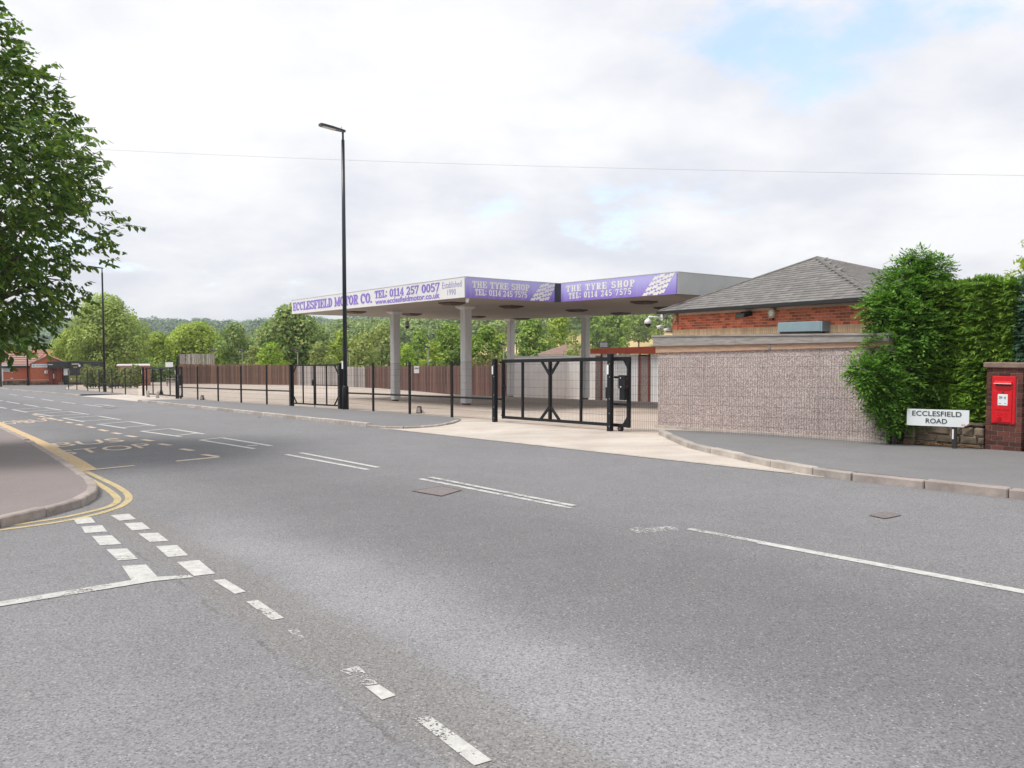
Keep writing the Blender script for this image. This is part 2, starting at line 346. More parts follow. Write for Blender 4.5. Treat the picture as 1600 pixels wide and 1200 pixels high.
# ------------------------------------------------------------------ mesh helpers
class MB:
    def __init__(s): s.v = []; s.f = []
    def add(s, vs, fs):
        k = len(s.v); s.v += [tuple(x) for x in vs]; s.f += [tuple(i+k for i in q) for q in fs]; return s
    def box(s, x0, x1, y0, y1, z0, z1):
        return s.add([(x0, y0, z0), (x1, y0, z0), (x1, y1, z0), (x0, y1, z0), (x0, y0, z1), (x1, y0, z1), (x1, y1, z1), (x0, y1, z1)],
                     [(0, 3, 2, 1), (4, 5, 6, 7), (0, 1, 5, 4), (1, 2, 6, 5), (2, 3, 7, 6), (3, 0, 4, 7)])
    def bbox(s, x0, x1, y0, y1, z0, z1, b):
        """box with chamfered edges"""
        V = []
        for (X, Y, Z) in [(i, j, k) for i in (0, 1) for j in (0, 1) for k in (0, 1)]:
            cx_, sx = (x1, -1) if X else (x0, 1); cy_, sy = (y1, -1) if Y else (y0, 1); cz_, sz = (z1, -1) if Z else (z0, 1)
            V += [(cx_, cy_+sy*b, cz_+sz*b), (cx_+sx*b, cy_, cz_+sz*b), (cx_+sx*b, cy_+sy*b, cz_)]
        I = lambda X, Y, Z, a: (X*4+Y*2+Z)*3+a
        fs = []
        for X in (0, 1): q = [I(X, 0, 0, 0), I(X, 0, 1, 0), I(X, 1, 1, 0), I(X, 1, 0, 0)]; fs.append(q if not X else q[::-1])
        for Y in (0, 1): q = [I(0, Y, 0, 1), I(1, Y, 0, 1), I(1, Y, 1, 1), I(0, Y, 1, 1)]; fs.append(q if not Y else q[::-1])
        for Z in (0, 1): q = [I(0, 0, Z, 2), I(0, 1, Z, 2), I(1, 1, Z, 2), I(1, 0, Z, 2)]; fs.append(q if not Z else q[::-1])
        for Y in (0, 1):
            for Z in (0, 1): fs.append([I(0, Y, Z, 1), I(1, Y, Z, 1), I(1, Y, Z, 2), I(0, Y, Z, 2)])
        for X in (0, 1):
            for Z in (0, 1): fs.append([I(X, 0, Z, 0), I(X, 1, Z, 0), I(X, 1, Z, 2), I(X, 0, Z, 2)])
            for Y in (0, 1): fs.append([I(X, Y, 0, 0), I(X, Y, 1, 0), I(X, Y, 1, 1), I(X, Y, 0, 1)])
        for X in (0, 1):
            for Y in (0, 1):
                for Z in (0, 1): fs.append([I(X, Y, Z, 0), I(X, Y, Z, 1), I(X, Y, Z, 2)])
        return s.add(V, fs)
    def bar(s, p, q, w_, h_, up=(0, 0, 1), caps=True):
        p = Vector(p); q = Vector(q); d = (q-p).normalized(); u = Vector(up)
        if abs(d.dot(u)) > .98: u = Vector((SD[0], SD[1], 0))
        a = d.cross(u).normalized(); b = a.cross(d).normalized(); a *= w_/2; b *= h_/2
        vs_ = [p-a-b, p+a-b, p+a+b, p-a+b, q-a-b, q+a-b, q+a+b, q-a+b]
        fs = [(0, 1, 5, 4), (1, 2, 6, 5), (2, 3, 7, 6), (3, 0, 4, 7)]
        if caps: fs += [(0, 3, 2, 1), (4, 5, 6, 7)]
        return s.add(vs_, fs)
    def tube(s, pts, r, n=8, caps=True):
        pts = [Vector(p) for p in pts]; rs = r if isinstance(r, (list, tuple)) else [r]*len(pts)
        vs_ = []; fs = []
        for i, p in enumerate(pts):
            d = (pts[min(i+1, len(pts)-1)]-pts[max(i-1, 0)]).normalized()
            u = Vector((1, 0, 0)) if abs(d.x) < .9 else Vector((0, 1, 0))
            a = d.cross(u).normalized(); b = d.cross(a)
            for k in range(n):
                an = 2*math.pi*k/n; vs_.append(p+(a*math.cos(an)+b*math.sin(an))*rs[i])
        for i in range(len(pts)-1):
            for k in range(n): fs.append((i*n+k, i*n+(k+1) % n, (i+1)*n+(k+1) % n, (i+1)*n+k))
        if caps: fs += [tuple(range(n))[::-1], tuple((len(pts)-1)*n+k for k in range(n))]
        return s.add(vs_, fs)
    def prism(s, poly, z0, z1):
        n = len(poly)
        return s.add([(x, y, z0) for x, y in poly]+[(x, y, z1) for x, y in poly],
                     [tuple(range(n))[::-1], tuple(range(n, 2*n))]+[(i, (i+1) % n, n+(i+1) % n, n+i) for i in range(n)])
    def face(s, pts): return s.add(pts, [tuple(range(len(pts)))])
    def mesh(s, name, mat, sm=False):
        me = bpy.data.meshes.new(name); me.from_pydata(s.v, [], s.f); me.update()
        if mat: me.materials.append(MT[mat] if isinstance(mat, str) else mat)
        if sm:
            for p in me.polygons: p.use_smooth = len(p.vertices) == 4
        return me
    def build(s, name, mat, parent=None, sm=False, kind=None):
        return mk(name, s.mesh(name, mat, sm), parent, kind)
def mk(name, me, parent=None, kind=None, loc=None, rot=None):
    o = bpy.data.objects.new(name, me); col.objects.link(o)
    if parent: o.parent = parent
    if kind: o['kind'] = kind
    if loc is not None: o.location = loc
    if rot is not None: o.rotation_euler = rot
    return o
def tag(o, label, cat, group=None):
    o['label'] = label; o['category'] = cat
    if group: o['group'] = group
    return o
def thing(name, label, cat, loc=(0, 0, 0), rz=0.0, group=None):
    o = bpy.data.objects.new(name, None); col.objects.link(o); o.location = loc; o.rotation_euler = (0, 0, rz)
    o.empty_display_size = .2
    return tag(o, label, cat, group)
def mesh_np(name, V, Fc, mat, smooth_=False):
    me = bpy.data.meshes.new(name); n = len(V); m, k = Fc.shape
    me.vertices.add(n); me.vertices.foreach_set('co', np.ascontiguousarray(V, dtype=np.float32).ravel())
    me.loops.add(m*k); me.loops.foreach_set('vertex_index', np.ascontiguousarray(Fc, dtype=np.int32).ravel())
    me.polygons.add(m); me.polygons.foreach_set('loop_start', np.arange(0, m*k, k, dtype=np.int32))
    me.update(calc_edges=True); me.materials.append(MT[mat])
    return me
rg = np.random.default_rng(11)
def unit(a): return a/np.maximum(np.linalg.norm(a, axis=1, keepdims=True), 1e-6)
def leaf_cards(P, D, Nn, ln, wd, shape='diamond', fold=.25):
    """P base points, D direction, Nn normal; one leaf per row"""
    n = len(P); D = unit(D); A = unit(np.cross(D, Nn)); Nn = np.cross(A, D)
    ln = np.broadcast_to(ln, (n,))[:, None]; wd = np.broadcast_to(wd, (n,))[:, None]
    drop = Nn*wd*fold
    if shape == 'diamond':
        V = np.stack([P, P+D*ln*.45+A*wd*.5-drop, P+D*ln, P+D*ln*.45-A*wd*.5-drop], 1).reshape(-1, 3)
        b = np.arange(n)[:, None]*4; Fc = b+np.array([[0, 1, 2, 3]])
    else:
        tip = P+D*ln-Nn*ln*.12
        V = np.stack([P, P+D*ln*.28+A*wd*.45-drop, P+D*ln*.66+A*wd*.42-drop*1.1, tip, P+D*ln*.66-A*wd*.42-drop*1.1, P+D*ln*.28-A*wd*.45-drop], 1).reshape(-1, 3)
        b = np.arange(n)[:, None]*6
        Fc = np.concatenate([b+np.array([[0, 1, 2, 3]]), b+np.array([[0, 3, 4, 5]])], 0)
    return V, Fc
def join(parts):
    Vs, Fs, k = [], [], 0
    for V, Fc in parts: Vs.append(V); Fs.append(Fc+k); k += len(V)
    return np.concatenate(Vs), np.concatenate(Fs)
def rdir(n): return unit(rg.normal(size=(n, 3)))
def lobe_cards(lobes, per_area, size, up=.5, flat=.85, aspect=.6, rough=.45):
    """lobes: (center, radii); leaf-sized faces through the outer half of each lobe"""
    parts = []
    for c, r in lobes:
        c = np.array(c, float); r = np.array(r, float); a = 4*math.pi*((r[0]*r[1]+r[0]*r[2]+r[1]*r[2])/3)
        n = max(20, int(a*per_area)); d = rdir(n); rad = rg.uniform(.55, 1.08, (n, 1))**.7
        P = c+d*r*rad
        nn = unit(d*flat+rdir(n)*rough+np.array([0, 0, up]))
        dd = unit(np.cross(nn, rdir(n))+np.array([0, 0, -.25]))
        sz = size*rg.uniform(.6, 1.35, n)
        parts.append(leaf_cards(P-dd*sz[:, None]*.5, dd, nn, sz, sz*aspect))
    return join(parts)

# ------------------------------------------------------------------ lettering
class Glyphs:
    """heavy slab-serif capitals and figures drawn from bars and bowls"""
    def __init__(s): s.p = []
    def r(s, x0, x1, y0, y1): s.p.append([(x0, y0), (x1, y0), (x1, y1), (x0, y1)])
    def d(s, x0, y0, x1, y1, t): s.p.append([(x0-t/2, y0), (x0+t/2, y0), (x1+t/2, y1), (x1-t/2, y1)])
    def arc(s, cx_, cy_, rx, ry, a0, a1, tx, ty, n=14):
        for i in range(n):
            a = R(a0+(a1-a0)*i/n); b = R(a0+(a1-a0)*(i+1)/n)
            s.p.append([(cx_+rx*math.cos(a), cy_+ry*math.sin(a)), (cx_+rx*math.cos(b), cy_+ry*math.sin(b)),
                        (cx_+(rx-tx)*math.cos(b), cy_+(ry-ty)*math.sin(b)), (cx_+(rx-tx)*math.cos(a), cy_+(ry-ty)*math.sin(a))])
def glyph(ch):
    g = Glyphs(); V, Hh = .26, .13; r, d, arc = g.r, g.d, g.arc; wd = 1.0
    def ser(x, y, h=.23): r(x-h, x+h, *((0, .11) if y == 0 else (.89, 1)))
    if ch in 'EF':
        r(.1, .1+V+.04, 0, 1); r(0, .95, .87, 1); r(.3, .72, .44, .56); r(.83, .95, .68, .9); r(.62, .72, .35, .65)
        if ch == 'E': r(0, .97, 0, .13); r(.85, .97, .1, .34)
        else: r(0, .55, 0, .12)
    elif ch == 'C': arc(.5, .5, .5, .5, 42, 318, .27, .13); r(.78, .93, .64, .97)
    elif ch == 'L': r(.15, .44, 0, 1); r(0, .6, .88, 1); r(0, .97, 0, .13); r(.84, .97, .1, .38)
    elif ch == 'S': arc(.48, .73, .46, .27, 20, 270, .25, .13); arc(.5, .28, .48, .28, -160, 90, .25, .13); r(.75, .9, .68, .96); r(.04, .18, .04, .33)
    elif ch == 'I': wd = .62; r(.16, .46, 0, 1); r(0, .62, 0, .12); r(0, .62, .88, 1)
    elif ch == 'D': r(.12, .4, 0, 1); r(0, .5, 0, .12); r(0, .5, .88, 1); arc(.45, .5, .53, .5, -90, 90, .27, .12)
    elif ch == 'M': wd = 1.35; r(.12, .3, 0, 1); r(1.02, 1.26, 0, 1); d(.68, .1, .2, 1, .26); d(.68, .1, 1.12, 1, .26); ser(.2, 0); ser(1.13, 0); r(0, .3, .88, 1); r(1.05, 1.35, .88, 1)
    elif ch in 'O0': arc(.5, .5, .5, .5, 0, 360, .28, .13, 24)
    elif ch == 'T': r(.36, .64, 0, 1); r(0, 1, .87, 1); r(0, .13, .64, .9); r(.87, 1, .64, .9); r(.18, .82, 0, .11)
    elif ch == 'R': r(.12, .4, 0, 1); r(0, .55, 0, .12); r(0, .5, .88, 1); arc(.5, .725, .46, .275, -90, 90, .25, .12); d(.88, 0, .55, .5, .28); r(.7, 1.05, 0, .11)
    elif ch == 'P': r(.14, .42, 0, 1); r(0, .62, 0, .12); r(0, .5, .88, 1); arc(.5, .70, .48, .30, -90, 90, .25, .12)
    elif ch == 'H': r(.1, .37, 0, 1); r(.7, .97, 0, 1); r(.3, .8, .44, .57); wd = 1.08; ser(.24, 0); ser(.24, 1); ser(.84, 0); ser(.84, 1)
    elif ch == 'Y': r(.38, .66, 0, .5); d(.5, .4, .16, 1, .28); d(.54, .4, .88, 1, .26); ser(.52, 0); r(0, .4, .89, 1); r(.68, 1.06, .89, 1)
    elif ch == '1': wd = .8; r(.28, .56, 0, 1); r(.05, .35, .74, .87); r(.05, .79, 0, .12)
    elif ch == '2': arc(.46, .69, .46, .31, -20, 170, .26, .13); d(.2, .1, .78, .62, .3); r(.0, .95, 0, .14); r(.82, .95, .1, .34)
    elif ch == '4': r(.52, .78, 0, 1); r(0, .98, .22, .35); d(.1, .3, .6, 1, .2); r(.35, .95, 0, .1)
    elif ch == '5': r(.1, .26, .45, 1); r(.1, .88, .86, 1); arc(.46, .32, .48, .32, -150, 130, .27, .13)
    elif ch == '7': r(0, .95, .86, 1); r(0, .14, .62, .9); d(.34, 0, .8, .9, .28)
    elif ch == '9': arc(.48, .66, .47, .34, 0, 360, .26, .13, 20); arc(.48, .5, .47, .5, -110, 10, .26, .13)
    elif ch == '.': wd = .34; r(.03, .3, 0, .17)
    elif ch == ':': wd = .34; r(.03, .3, .1, .28); r(.03, .3, .6, .78)
    elif ch == ' ': wd = .5
    return g.p, wd
def slab_text(txt, gap=.1):
    polys = []; x = 0
    for ch in txt:
        p, wd = glyph(ch)
        polys += [[(a+x, b) for a, b in q] for q in p]; x += wd+gap
    return polys, x-gap
def text_rect(name, parent, txt, O, U, V, Nn, x0, x1, y0, y1, mat, style='slab', bold=0.0, gap=.1):
    """print txt into the rectangle x0..x1 by y0..y1 of a panel frame"""
    O, U, V, Nn = Vector(O), Vector(U).normalized(), Vector(V).normalized(), Vector(Nn).normalized()
    m = MB()
    if style == 'slab' and ' ' in txt:
        tot = slab_text(txt, gap)[1]; pos = 0
        for wd_ in txt.split(' '):
            k_ = slab_text(wd_, gap)[1]
            text_rect(name, parent, wd_, O, U, V, Nn, x0+(x1-x0)*pos/tot, x0+(x1-x0)*(pos+k_)/tot, y0, y1, mat, style, bold, gap); pos += k_+.5+2*gap
        return None
    if style == 'slab':
        polys, wd = slab_text(txt, gap)
        for i, q in enumerate(polys):
            off = .006+.0001*(i % 30)
            ca = sum(a for a, b in q)/len(q); cb = sum(b for a, b in q)/len(q)
            q = [(a+math.copysign(.04, a-ca), min(1, max(0, b+math.copysign(.008, b-cb)))) for a, b in q]
            m.face([O+U*(x0+(x1-x0)*a/wd)+V*(y0+(y1-y0)*b)+Nn*off for a, b in q])
    else:
        cu = bpy.data.curves.new('t', 'FONT'); cu.body = txt; cu.offset = bold; cu.resolution_u = 3
        ob = bpy.data.objects.new('t', cu); col.objects.link(ob)
        dg = bpy.context.evaluated_depsgraph_get(); dg.update(); ev = ob.evaluated_get(dg); me = ev.to_mesh()
        vs_ = [tuple(v.co) for v in me.vertices]; fs = [tuple(p.vertices) for p in me.polygons]
        ev.to_mesh_clear(); bpy.data.objects.remove(ob)
        ax = min(v[0] for v in vs_); bx = max(v[0] for v in vs_); ay = min(v[1] for v in vs_); by = max(v[1] for v in vs_)
        m.add([O+U*(x0+(x1-x0)*(v[0]-ax)/(bx-ax))+V*(y0+(y1-y0)*(v[1]-ay)/(by-ay))+Nn*.006 for v in vs_], fs)
    return m.build(name, mat, parent)

# ------------------------------------------------------------------ setting: terrain, road, pavements, yard
def hash_noise(x, y, k=1.0):
    return math.sin(x*.013*k+1.3)*math.cos(y*.017*k+.4)+.5*math.sin(x*.031*k+y*.027*k)
def terr(x, y):
    s, t = st(x, y)
    z = gst(max(-60, min(s, 200)), min(t, 34))-.12
    z -= 6.5*smooth(38, 78, t)+.35*smooth(35, 38, t)
    z += 34*math.exp(-((x-120)/230)**2)*smooth(180, 470, y)
    z += (31+2.0*hash_noise(x, y, .6))*smooth(600, 1000, y)
    if y > 200: z += .8*hash_noise(x, y, 2)
    return z
ys = [-120, -60, -30]+[i*3.0 for i in range(-6, 30)]+[90+i*8.0 for i in range(0, 40)]+[410+i*30 for i in range(0, 30)]+[1400, 2000, 3500, 5000]
xs = [-4000, -2500, -1500]+[-1200+i*60 for i in range(0, 17)]+[-200+i*10 for i in range(0, 13)]+[-75+i*3.0 for i in range(0, 50)]+[80+i*12 for i in range(0, 22)]+[400, 600, 900, 1300, 2000, 3500]
V = [(x, y, terr(x, y)) for y in ys for x in xs]; nx = len(xs)
Fc = [(j*nx+i, j*nx+i+1, (j+1)*nx+i+1, (j+1)*nx+i) for j in range(len(ys)-1) for i in range(nx-1)]
m = MB(); m.add(V, Fc); me = m.mesh('ground', 'terrain', True)
a = me.attributes.new('field', 'FLOAT', 'POINT')
for i, (x, y, z) in enumerate(V):
    q = x/max(y, 1); f = 0
    if 205 < y < 335+10*hash_noise(x, y, 3) and -.06 < q < .32: f = 1
    a.data[i].value = f
ground = mk('ground', me, None, 'structure'); ground['label'] = 'green valley and hillside with a dry straw field'

def strip(name, mat, rows, parent=None, kind='structure'):
    """sheet through rows of equally long point lists"""
    m = MB(); n = len(rows[0])
    m.add([p for r_ in rows for p in r_], [(j*n+i, j*n+i+1, (j+1)*n+i+1, (j+1)*n+i) for j in range(len(rows)-1) for i in range(n-1)])
    return m.build(name, mat, parent, kind=kind)
SS = [-60, -40, -20, -10, -4, 0, 3, 6, 9, 12, 15, 18, 22, 26, 30, 35, 40, 45, 50, 55, 60, 65, 70, 75, 80, 85, 90, 100, 110, 120, 140]
def kt(s): return 9.86-.045*max(0, s-48)
road = strip('road', 'road', [[G3(s, t) for t in (9.87, 6, 2, -2, -12, -25)] for s in SS])
road['label'] = 'grey asphalt main road with a side road mouth'
yard = strip('yard', 'yard', [[G3(s, t, .006) for t in (10.9, 13.5, 20, 27, 34, 37)] for s in SS if 5 <= s <= 100]+[])
yard['label'] = 'tan concrete forecourt yard'
apron = strip('driveway_apron', 'apron', [[G3(s, 9.87, .003), G3(s, 11.2, .010), G3(s, 12.9, .012)] for s in (5.8, 8, 10, 12, 14, 16, 18, 19.5)])
apron['label'] = 'pale concrete apron in front of the sliding gate'
edge = strip('apron_edge', 'kerb', [[G3(s, 9.862, .007), G3(s, 9.97, .010)] for s in (6.3, 9, 12, 15, 17.6)], apron, None)
apron2 = strip('driveway_apron', 'apron', [[G3(s, kt(s)-.05, .008), G3(s, 11.4, .014), G3(s, 12.2, .014)] for s in (42.5, 45, 48, 52, 56, 60)])
apron2['label'] = 'pale concrete apron at the far yard entrance'

def kerb_run(parent, pts, mat, up=.1, wd=.13, L=.92):
    """one stone after the other along a polyline of (s,t)"""
    P = [Vector((s, t)) for s, t in pts]; seg = [(P[i+1]-P[i]).length for i in range(len(P)-1)]; tot = sum(seg); d = 0
    def pt(q):
        i = 0
        while i < len(seg)-1 and q > seg[i]: q -= seg[i]; i += 1
        return P[i].lerp(P[i+1], min(1, q/seg[i]))
    base = MB(); base.bbox(-L/2+.006, L/2-.006, -wd/2, wd/2, -.16, up, .014); me = base.mesh('kerb_stone', mat)
    while d+L*.5 < tot:
        a, b = pt(d), pt(min(tot, d+L)); A = G3(*a); B = G3(*b); D = B-A; k = D.length/L
        o = mk('kerb_stone', me, parent, None, (A+B)/2+Vector((0, 0, rnd.uniform(-.006, .006))), (0, -math.asin(D.z/D.length), math.atan2(D.y, D.x)+rnd.uniform(-.008, .008)))
        o.scale = (k, 1, 1); d += L
# far pavement, between the two entrances
def pav(name, label, front, back, mat, zf=.1, zb=.035):
    rows = [[G3(f[0], f[1], zf if len(f) < 3 else f[2]), G3((f[0]+b[0])/2, (f[1]+b[1])/2, (zf+zb)/2 if len(f) < 3 else (f[2]+zb)/2), G3(b[0], b[1], zb)] for f, b in zip(front, back)]
    o = strip(name, mat, rows); o['label'] = label; return o
FT = [(7, 14.2), (13, 13.05), (17.4, 13.25), (27, 13.12), (30.7, 12.85), (36, 12.5), (42, 12.25), (51.4, 11.95), (60, 12.15), (80, 12.2), (120, 12.2)]
def ft(s):
    for (a, b), (c, d) in zip(FT, FT[1:]):
        if s <= c: return b+(d-b)*max(0, (s-a)/(c-a))
    return FT[-1][1]
sL = [17.55, 17.35, 17.6, 18.4, 20, 24, 28, 32, 36, 40, 42.5]
front = [(17.45, 11.15, .045), (17.35, 10.75, .045), (17.45, 10.3, .045), (17.9, 10.03, .05), (18.8, 9.96, .07)]+[(s, 9.96) for s in sL[4:]]
front = [(s, t, z) for s, t, z in front[:5]]+[(s, t, .1) for s, t in front[5:]]
back = [(17.9, 11.8), (18.2, 12.3), (18.6, 12.75), (19, 13.0), (19.5, 13.1)]+[(s, ft(s)-.02) for s in [20.3]+sL[5:]]
back = back[:5]+[(s, ft(s)-.02) for s in sL[4:]]
p1 = pav('pavement', 'grey pavement with rounded end between the two yard entrances', front, back, 'pave')
kerb_run(p1, [(18.4, 12.5), (17.75, 11.85), (17.35, 11.2), (17.28, 10.7), (17.4, 10.25), (17.85, 9.97), (18.7, 9.9)], 'kerb', .06, .12, .45)
kerb_run(p1, [(18.7, 9.9), (30, 9.9), (42.8, 9.88)], 'kerb', .105)
sF = [56, 60, 66, 72, 78, 84, 90, 100, 120]
p2 = pav('pavement', 'grey pavement in front of the brick shop', [(s, kt(s)+.1) for s in sF], [(s, 12.2+.25*max(0, s-80)) for s in sF], 'pave')
kerb_run(p2, [(s, kt(s)+.04) for s in sF], 'kerb', .1)
# far pavement, right of the entrance
fr = [(11.5, 13.1), (9.5, 11.62), (8.9, 11.27), (7.3, 10.58), (6.3, 10.12), (5.3, 9.98), (3, 9.96), (0, 9.96), (-4, 9.96), (-12, 9.96), (-30, 9.96)]
bk = [(12, 13.75), (11, 14.2), (10, 14.35), (8.5, 14.35), (7, 14.4), (5.5, 14.45), (3, 14.45), (0, 14.45), (-4, 14.5), (-12, 14.5), (-30, 14.5)]
p3 = pav('pavement', 'grey pavement in front of the pebbledash wall and post box', fr, bk, 'pave', .1, .05)
kerb_run(p3, [(11.55, 13.15), (9.5, 11.55), (8.85, 11.2), (7.3, 10.5), (6.3, 10.04), (5.4, 9.9)], 'kerb', .105)
kerb_run(p3, [(5.4, 9.9), (0, 9.89), (-8, 9.89)], 'kerb_pink', .105)
# near pavement on the corner of the side road
nf = [(140, 2.1), (60, 2.3), (40, 2.4), (26, 2.38), (20, 2.36), (16, 2.26), (14, 2.2), (12.6, 2.14), (11.9, 2.1), (11.2, 2.0), (10.6, 1.76), (10.28, 1.5), (10.02, 1.2), (9.72, .84), (9.2, .2), (7.6, -1.9)]
ncore = [(140, -6), (60, -6), (40, -6), (26, -4), (22, -3), (20, -3), (18, -3), (17, -3), (16.5, -3.2), (16, -3.4), (15.5, -3.6), (15, -3.8), (14.6, -4), (14.3, -4.3), (14, -4.8), (14, -6)]
p4 = pav('pavement', 'reddish grey pavement on the side road corner with yellow lines round it', [(s, t, .1) for s, t in nf], ncore, 'pave_red', .1, .13)
kc = nf[4:]
kerb_run(p4, [(s, t+.05) for s, t in nf[:5]][::1], 'kerb_pink', .105)
kerb_run(p4, [(s-.03 if t < 2.0 else s, t+.04) for s, t in kc], 'kerb_pink', .105, .13, .6)

# road markings: thin sheets laid on the road
def mark(name, pts, mat='wpaint', dz=.004): return MB().face([at(*p)+Vector((0, 0, dz)) for p in pts]).build(name, mat, road)
def mline(name, a, b, wd, mat='wpaint', dz=.004):
    A, B = at(*a), at(*b); d = (B-A).normalized(); n = Vector((-d.y, d.x, 0))*wd/2; up = Vector((0, 0, dz))
    k = max(1, int((B-A).length/3)); m = MB()
    for i in range(k):
        p, q = A.lerp(B, i/k), A.lerp(B, (i+1)/k)
        for v in (p, q): v.z = gz(v.x, v.y)
        m.face([p-n+up, q-n+up, q+n+up, p+n+up])
    return m.build(name, mat, road)
def stline(name, pts, wd, mat, dz=.004):
    P = [Vector((s, t)) for s, t in pts]; Lr, Rr = [], []
    for i, p in enumerate(P):
        d = (P[min(i+1, len(P)-1)]-P[max(0, i-1)]).normalized(); n = Vector((-d.y, d.x))*wd/2
        Lr.append(G3(*(p+n), dz)); Rr.append(G3(*(p-n), dz))
    m = MB()
    for i in range(len(P)-1): m.face([Lr[i], Rr[i], Rr[i+1], Lr[i+1]])
    return m.build(name, mat, road)
k = lambda q, ox, oy, sc_: [(ox+x/sc_, oy+y/sc_) for x, y in q]
for q in ([(365, 160), (455, 155), (478, 183), (385, 190)], [(407, 203), (510, 195), (537, 228), (425, 235)], [(460, 250), (560, 246), (607, 290), (500, 297)],
          [(530, 316), (635, 312), (690, 365), (590, 372)], [(610, 400), (730, 392), (795, 462), (660, 475)],
          [(553, 146), (645, 138), (680, 165), (597, 173)], [(620, 186), (710, 181), (752, 214), (660, 222)], [(690, 237), (790, 233), (843, 274), (750, 280)],
          [(778, 301), (885, 295), (942, 347), (840, 355)], [(885, 380), (995, 370), (1077, 438), (970, 450)]):
    mark('give_way_dash', k(q, 0, 760, 3.2))
mark('side_road_centre_line', [(-60, 957), (0, 948.5), (240, 909), (303, 903), (296, 899.5), (235, 902.5), (0, 941), (-60, 949)], 'wmid', .0055)
for q, mt in (([(105, 183), (165, 178), (270, 240), (215, 252)], 'wpaint'), ([(270, 290), (330, 282), (460, 372), (400, 384)], 'wmid'), ([(480, 435), (530, 430), (560, 470), (520, 475)], 'wworn'),
              ([(740, 635), (830, 612), (930, 702), (862, 712)], 'wworn'), ([(865, 715), (935, 706), (1020, 760), (950, 782)], 'wpaint'), ([(1110, 875), (1190, 862), (1500, 1085), (1410, 1112)], 'wmid')):
    mark('channel_dash', k(q, 300, 850, 3.2), mt)
stline('centre_line', [(-9, 6.0), (-3, 6.0), (2, 6.0), (4.1, 5.96)], .105, 'wpaint')
mline('centre_line', (1215, 852.5), (1076, 826.5), .085, 'wmid')
mline('centre_line', (893, 794), (656, 748.3), .085, 'wmid'); mline('centre_line', (897, 791.2), (672, 746.2), .085, 'wmid', .008)
mline('centre_line', (575, 734), (447, 710.3), .085, 'wpaint'); mline('centre_line', (591, 730.5), (469, 707.5), .085, 'wpaint')
mark('worn_paint_patch', [(980, 825), (1050, 823), (1065, 829), (995, 834)], 'wworn')
c4 = lambda x, y: (x/4, 590+y/4)
boxes = [((1250, 390), (1590, 445), (1390, 377), (1695, 427)), ((880, 335), (1130, 370), (1065, 320), (1275, 353)), ((610, 291), (785, 318), (815, 276), (970, 302)),
         ((390, 253), (525, 276), (615, 241), (750, 263)), ((210, 225), (330, 242), (435, 213), (555, 231)), ((75, 200), (170, 217), (280, 187), (385, 204))]
for i, (a, b, c, d) in enumerate(boxes):
    mline('hatch_border_line', c4(*a), c4(*b), .1, 'wpaint'); mline('hatch_border_line', c4(*c), c4(*d), .1, 'wpaint')
    mline('hatch_stripe', c4(a[0]+8, a[1]+1), c4(*c), .1, 'wpaint', .008)
    e = c4(a[0]+(b[0]-a[0])*.86, a[1]+(b[1]-a[1])*.86); g = c4(c[0]+(d[0]-c[0])*(.3 if i == 0 else .85), c[1]+(d[1]-c[1])*(.3 if i == 0 else .85))
    if i == 0: e = c4(1545, 428); g = c4(1610, 424)
    mline('hatch_stripe', e, g, .1, 'wpaint', .008)
for a, b in (((150, 168), (240, 182)), ((40, 150), (120, 163)), ((-20, 182), (40, 193)), ((-40, 139), (20, 147)), ((260, 134), (335, 146)), ((385, 152), (470, 163)), ((525, 169), (635, 182)), ((150, 118), (215, 127)), ((60, 104), (110, 112)), ((590, 168), (690, 172)), ((650, 173), (720, 180))):
    mline('lane_dash', c4(*a), c4(*b), .11, 'wpaint')
for a, b in (((1130, 446), (1205, 457)), ((995, 414), (1065, 424)), ((890, 388), (955, 397)), ((790, 363), (850, 372)), ((705, 345), (755, 353)), ((620, 325), (670, 335)), ((550, 307), (590, 315)), ((480, 292), (515, 299)), ((415, 278), (450, 285)), ((360, 264), (390, 270)), ((305, 252), (330, 258)), ((245, 240), (275, 246)), ((205, 231), (235, 236))):
    mline('bus_bay_dash', c4(*a), c4(*b), .13, 'ybus')
mline('bus_bay_corner_line', c4(1100, 523), c4(1370, 497), .12, 'ybus'); mline('bus_bay_corner_line', c4(1268, 483), c4(1360, 496), .13, 'ybus', .008)
mline('bus_bay_end_line', c4(445, 591), c4(842, 552), .1, 'ybus', .008)
stline('kerbside_yellow_line', [(14.2, 2.52), (16, 2.60), (20, 2.68), (26, 2.70), (40, 2.74), (60, 2.62)], .26, 'ybox')
def catmull(P, n=5):
    out_ = []; Q = [P[0]]+P+[P[-1]]
    for a, b, c, d in zip(Q, Q[1:], Q[2:], Q[3:]):
        for i in range(n):
            t = i/n; out_.append(tuple(.5*(2*b[k_]+(c[k_]-a[k_])*t+(2*a[k_]-5*b[k_]+4*c[k_]-d[k_])*t*t+(3*b[k_]-a[k_]-3*c[k_]+d[k_])*t**3) for k_ in (0, 1)))
    return out_+[P[-1]]
for q in ([(118, 738), (142, 750), (166, 764), (181, 776), (183, 784), (172, 791), (150, 797.5), (100, 808.5), (50, 816.5), (0, 823.5), (-60, 831)],
          [(133, 736.5), (160, 749), (185, 761.5), (199, 772.5), (200.5, 782), (186, 792.5), (150, 804), (100, 814.5), (50, 822), (0, 828.5), (-60, 836)]):
    stline('double_yellow_line', catmull([st(*at(*p)[:2]) for p in q]), .085, 'ypaint')
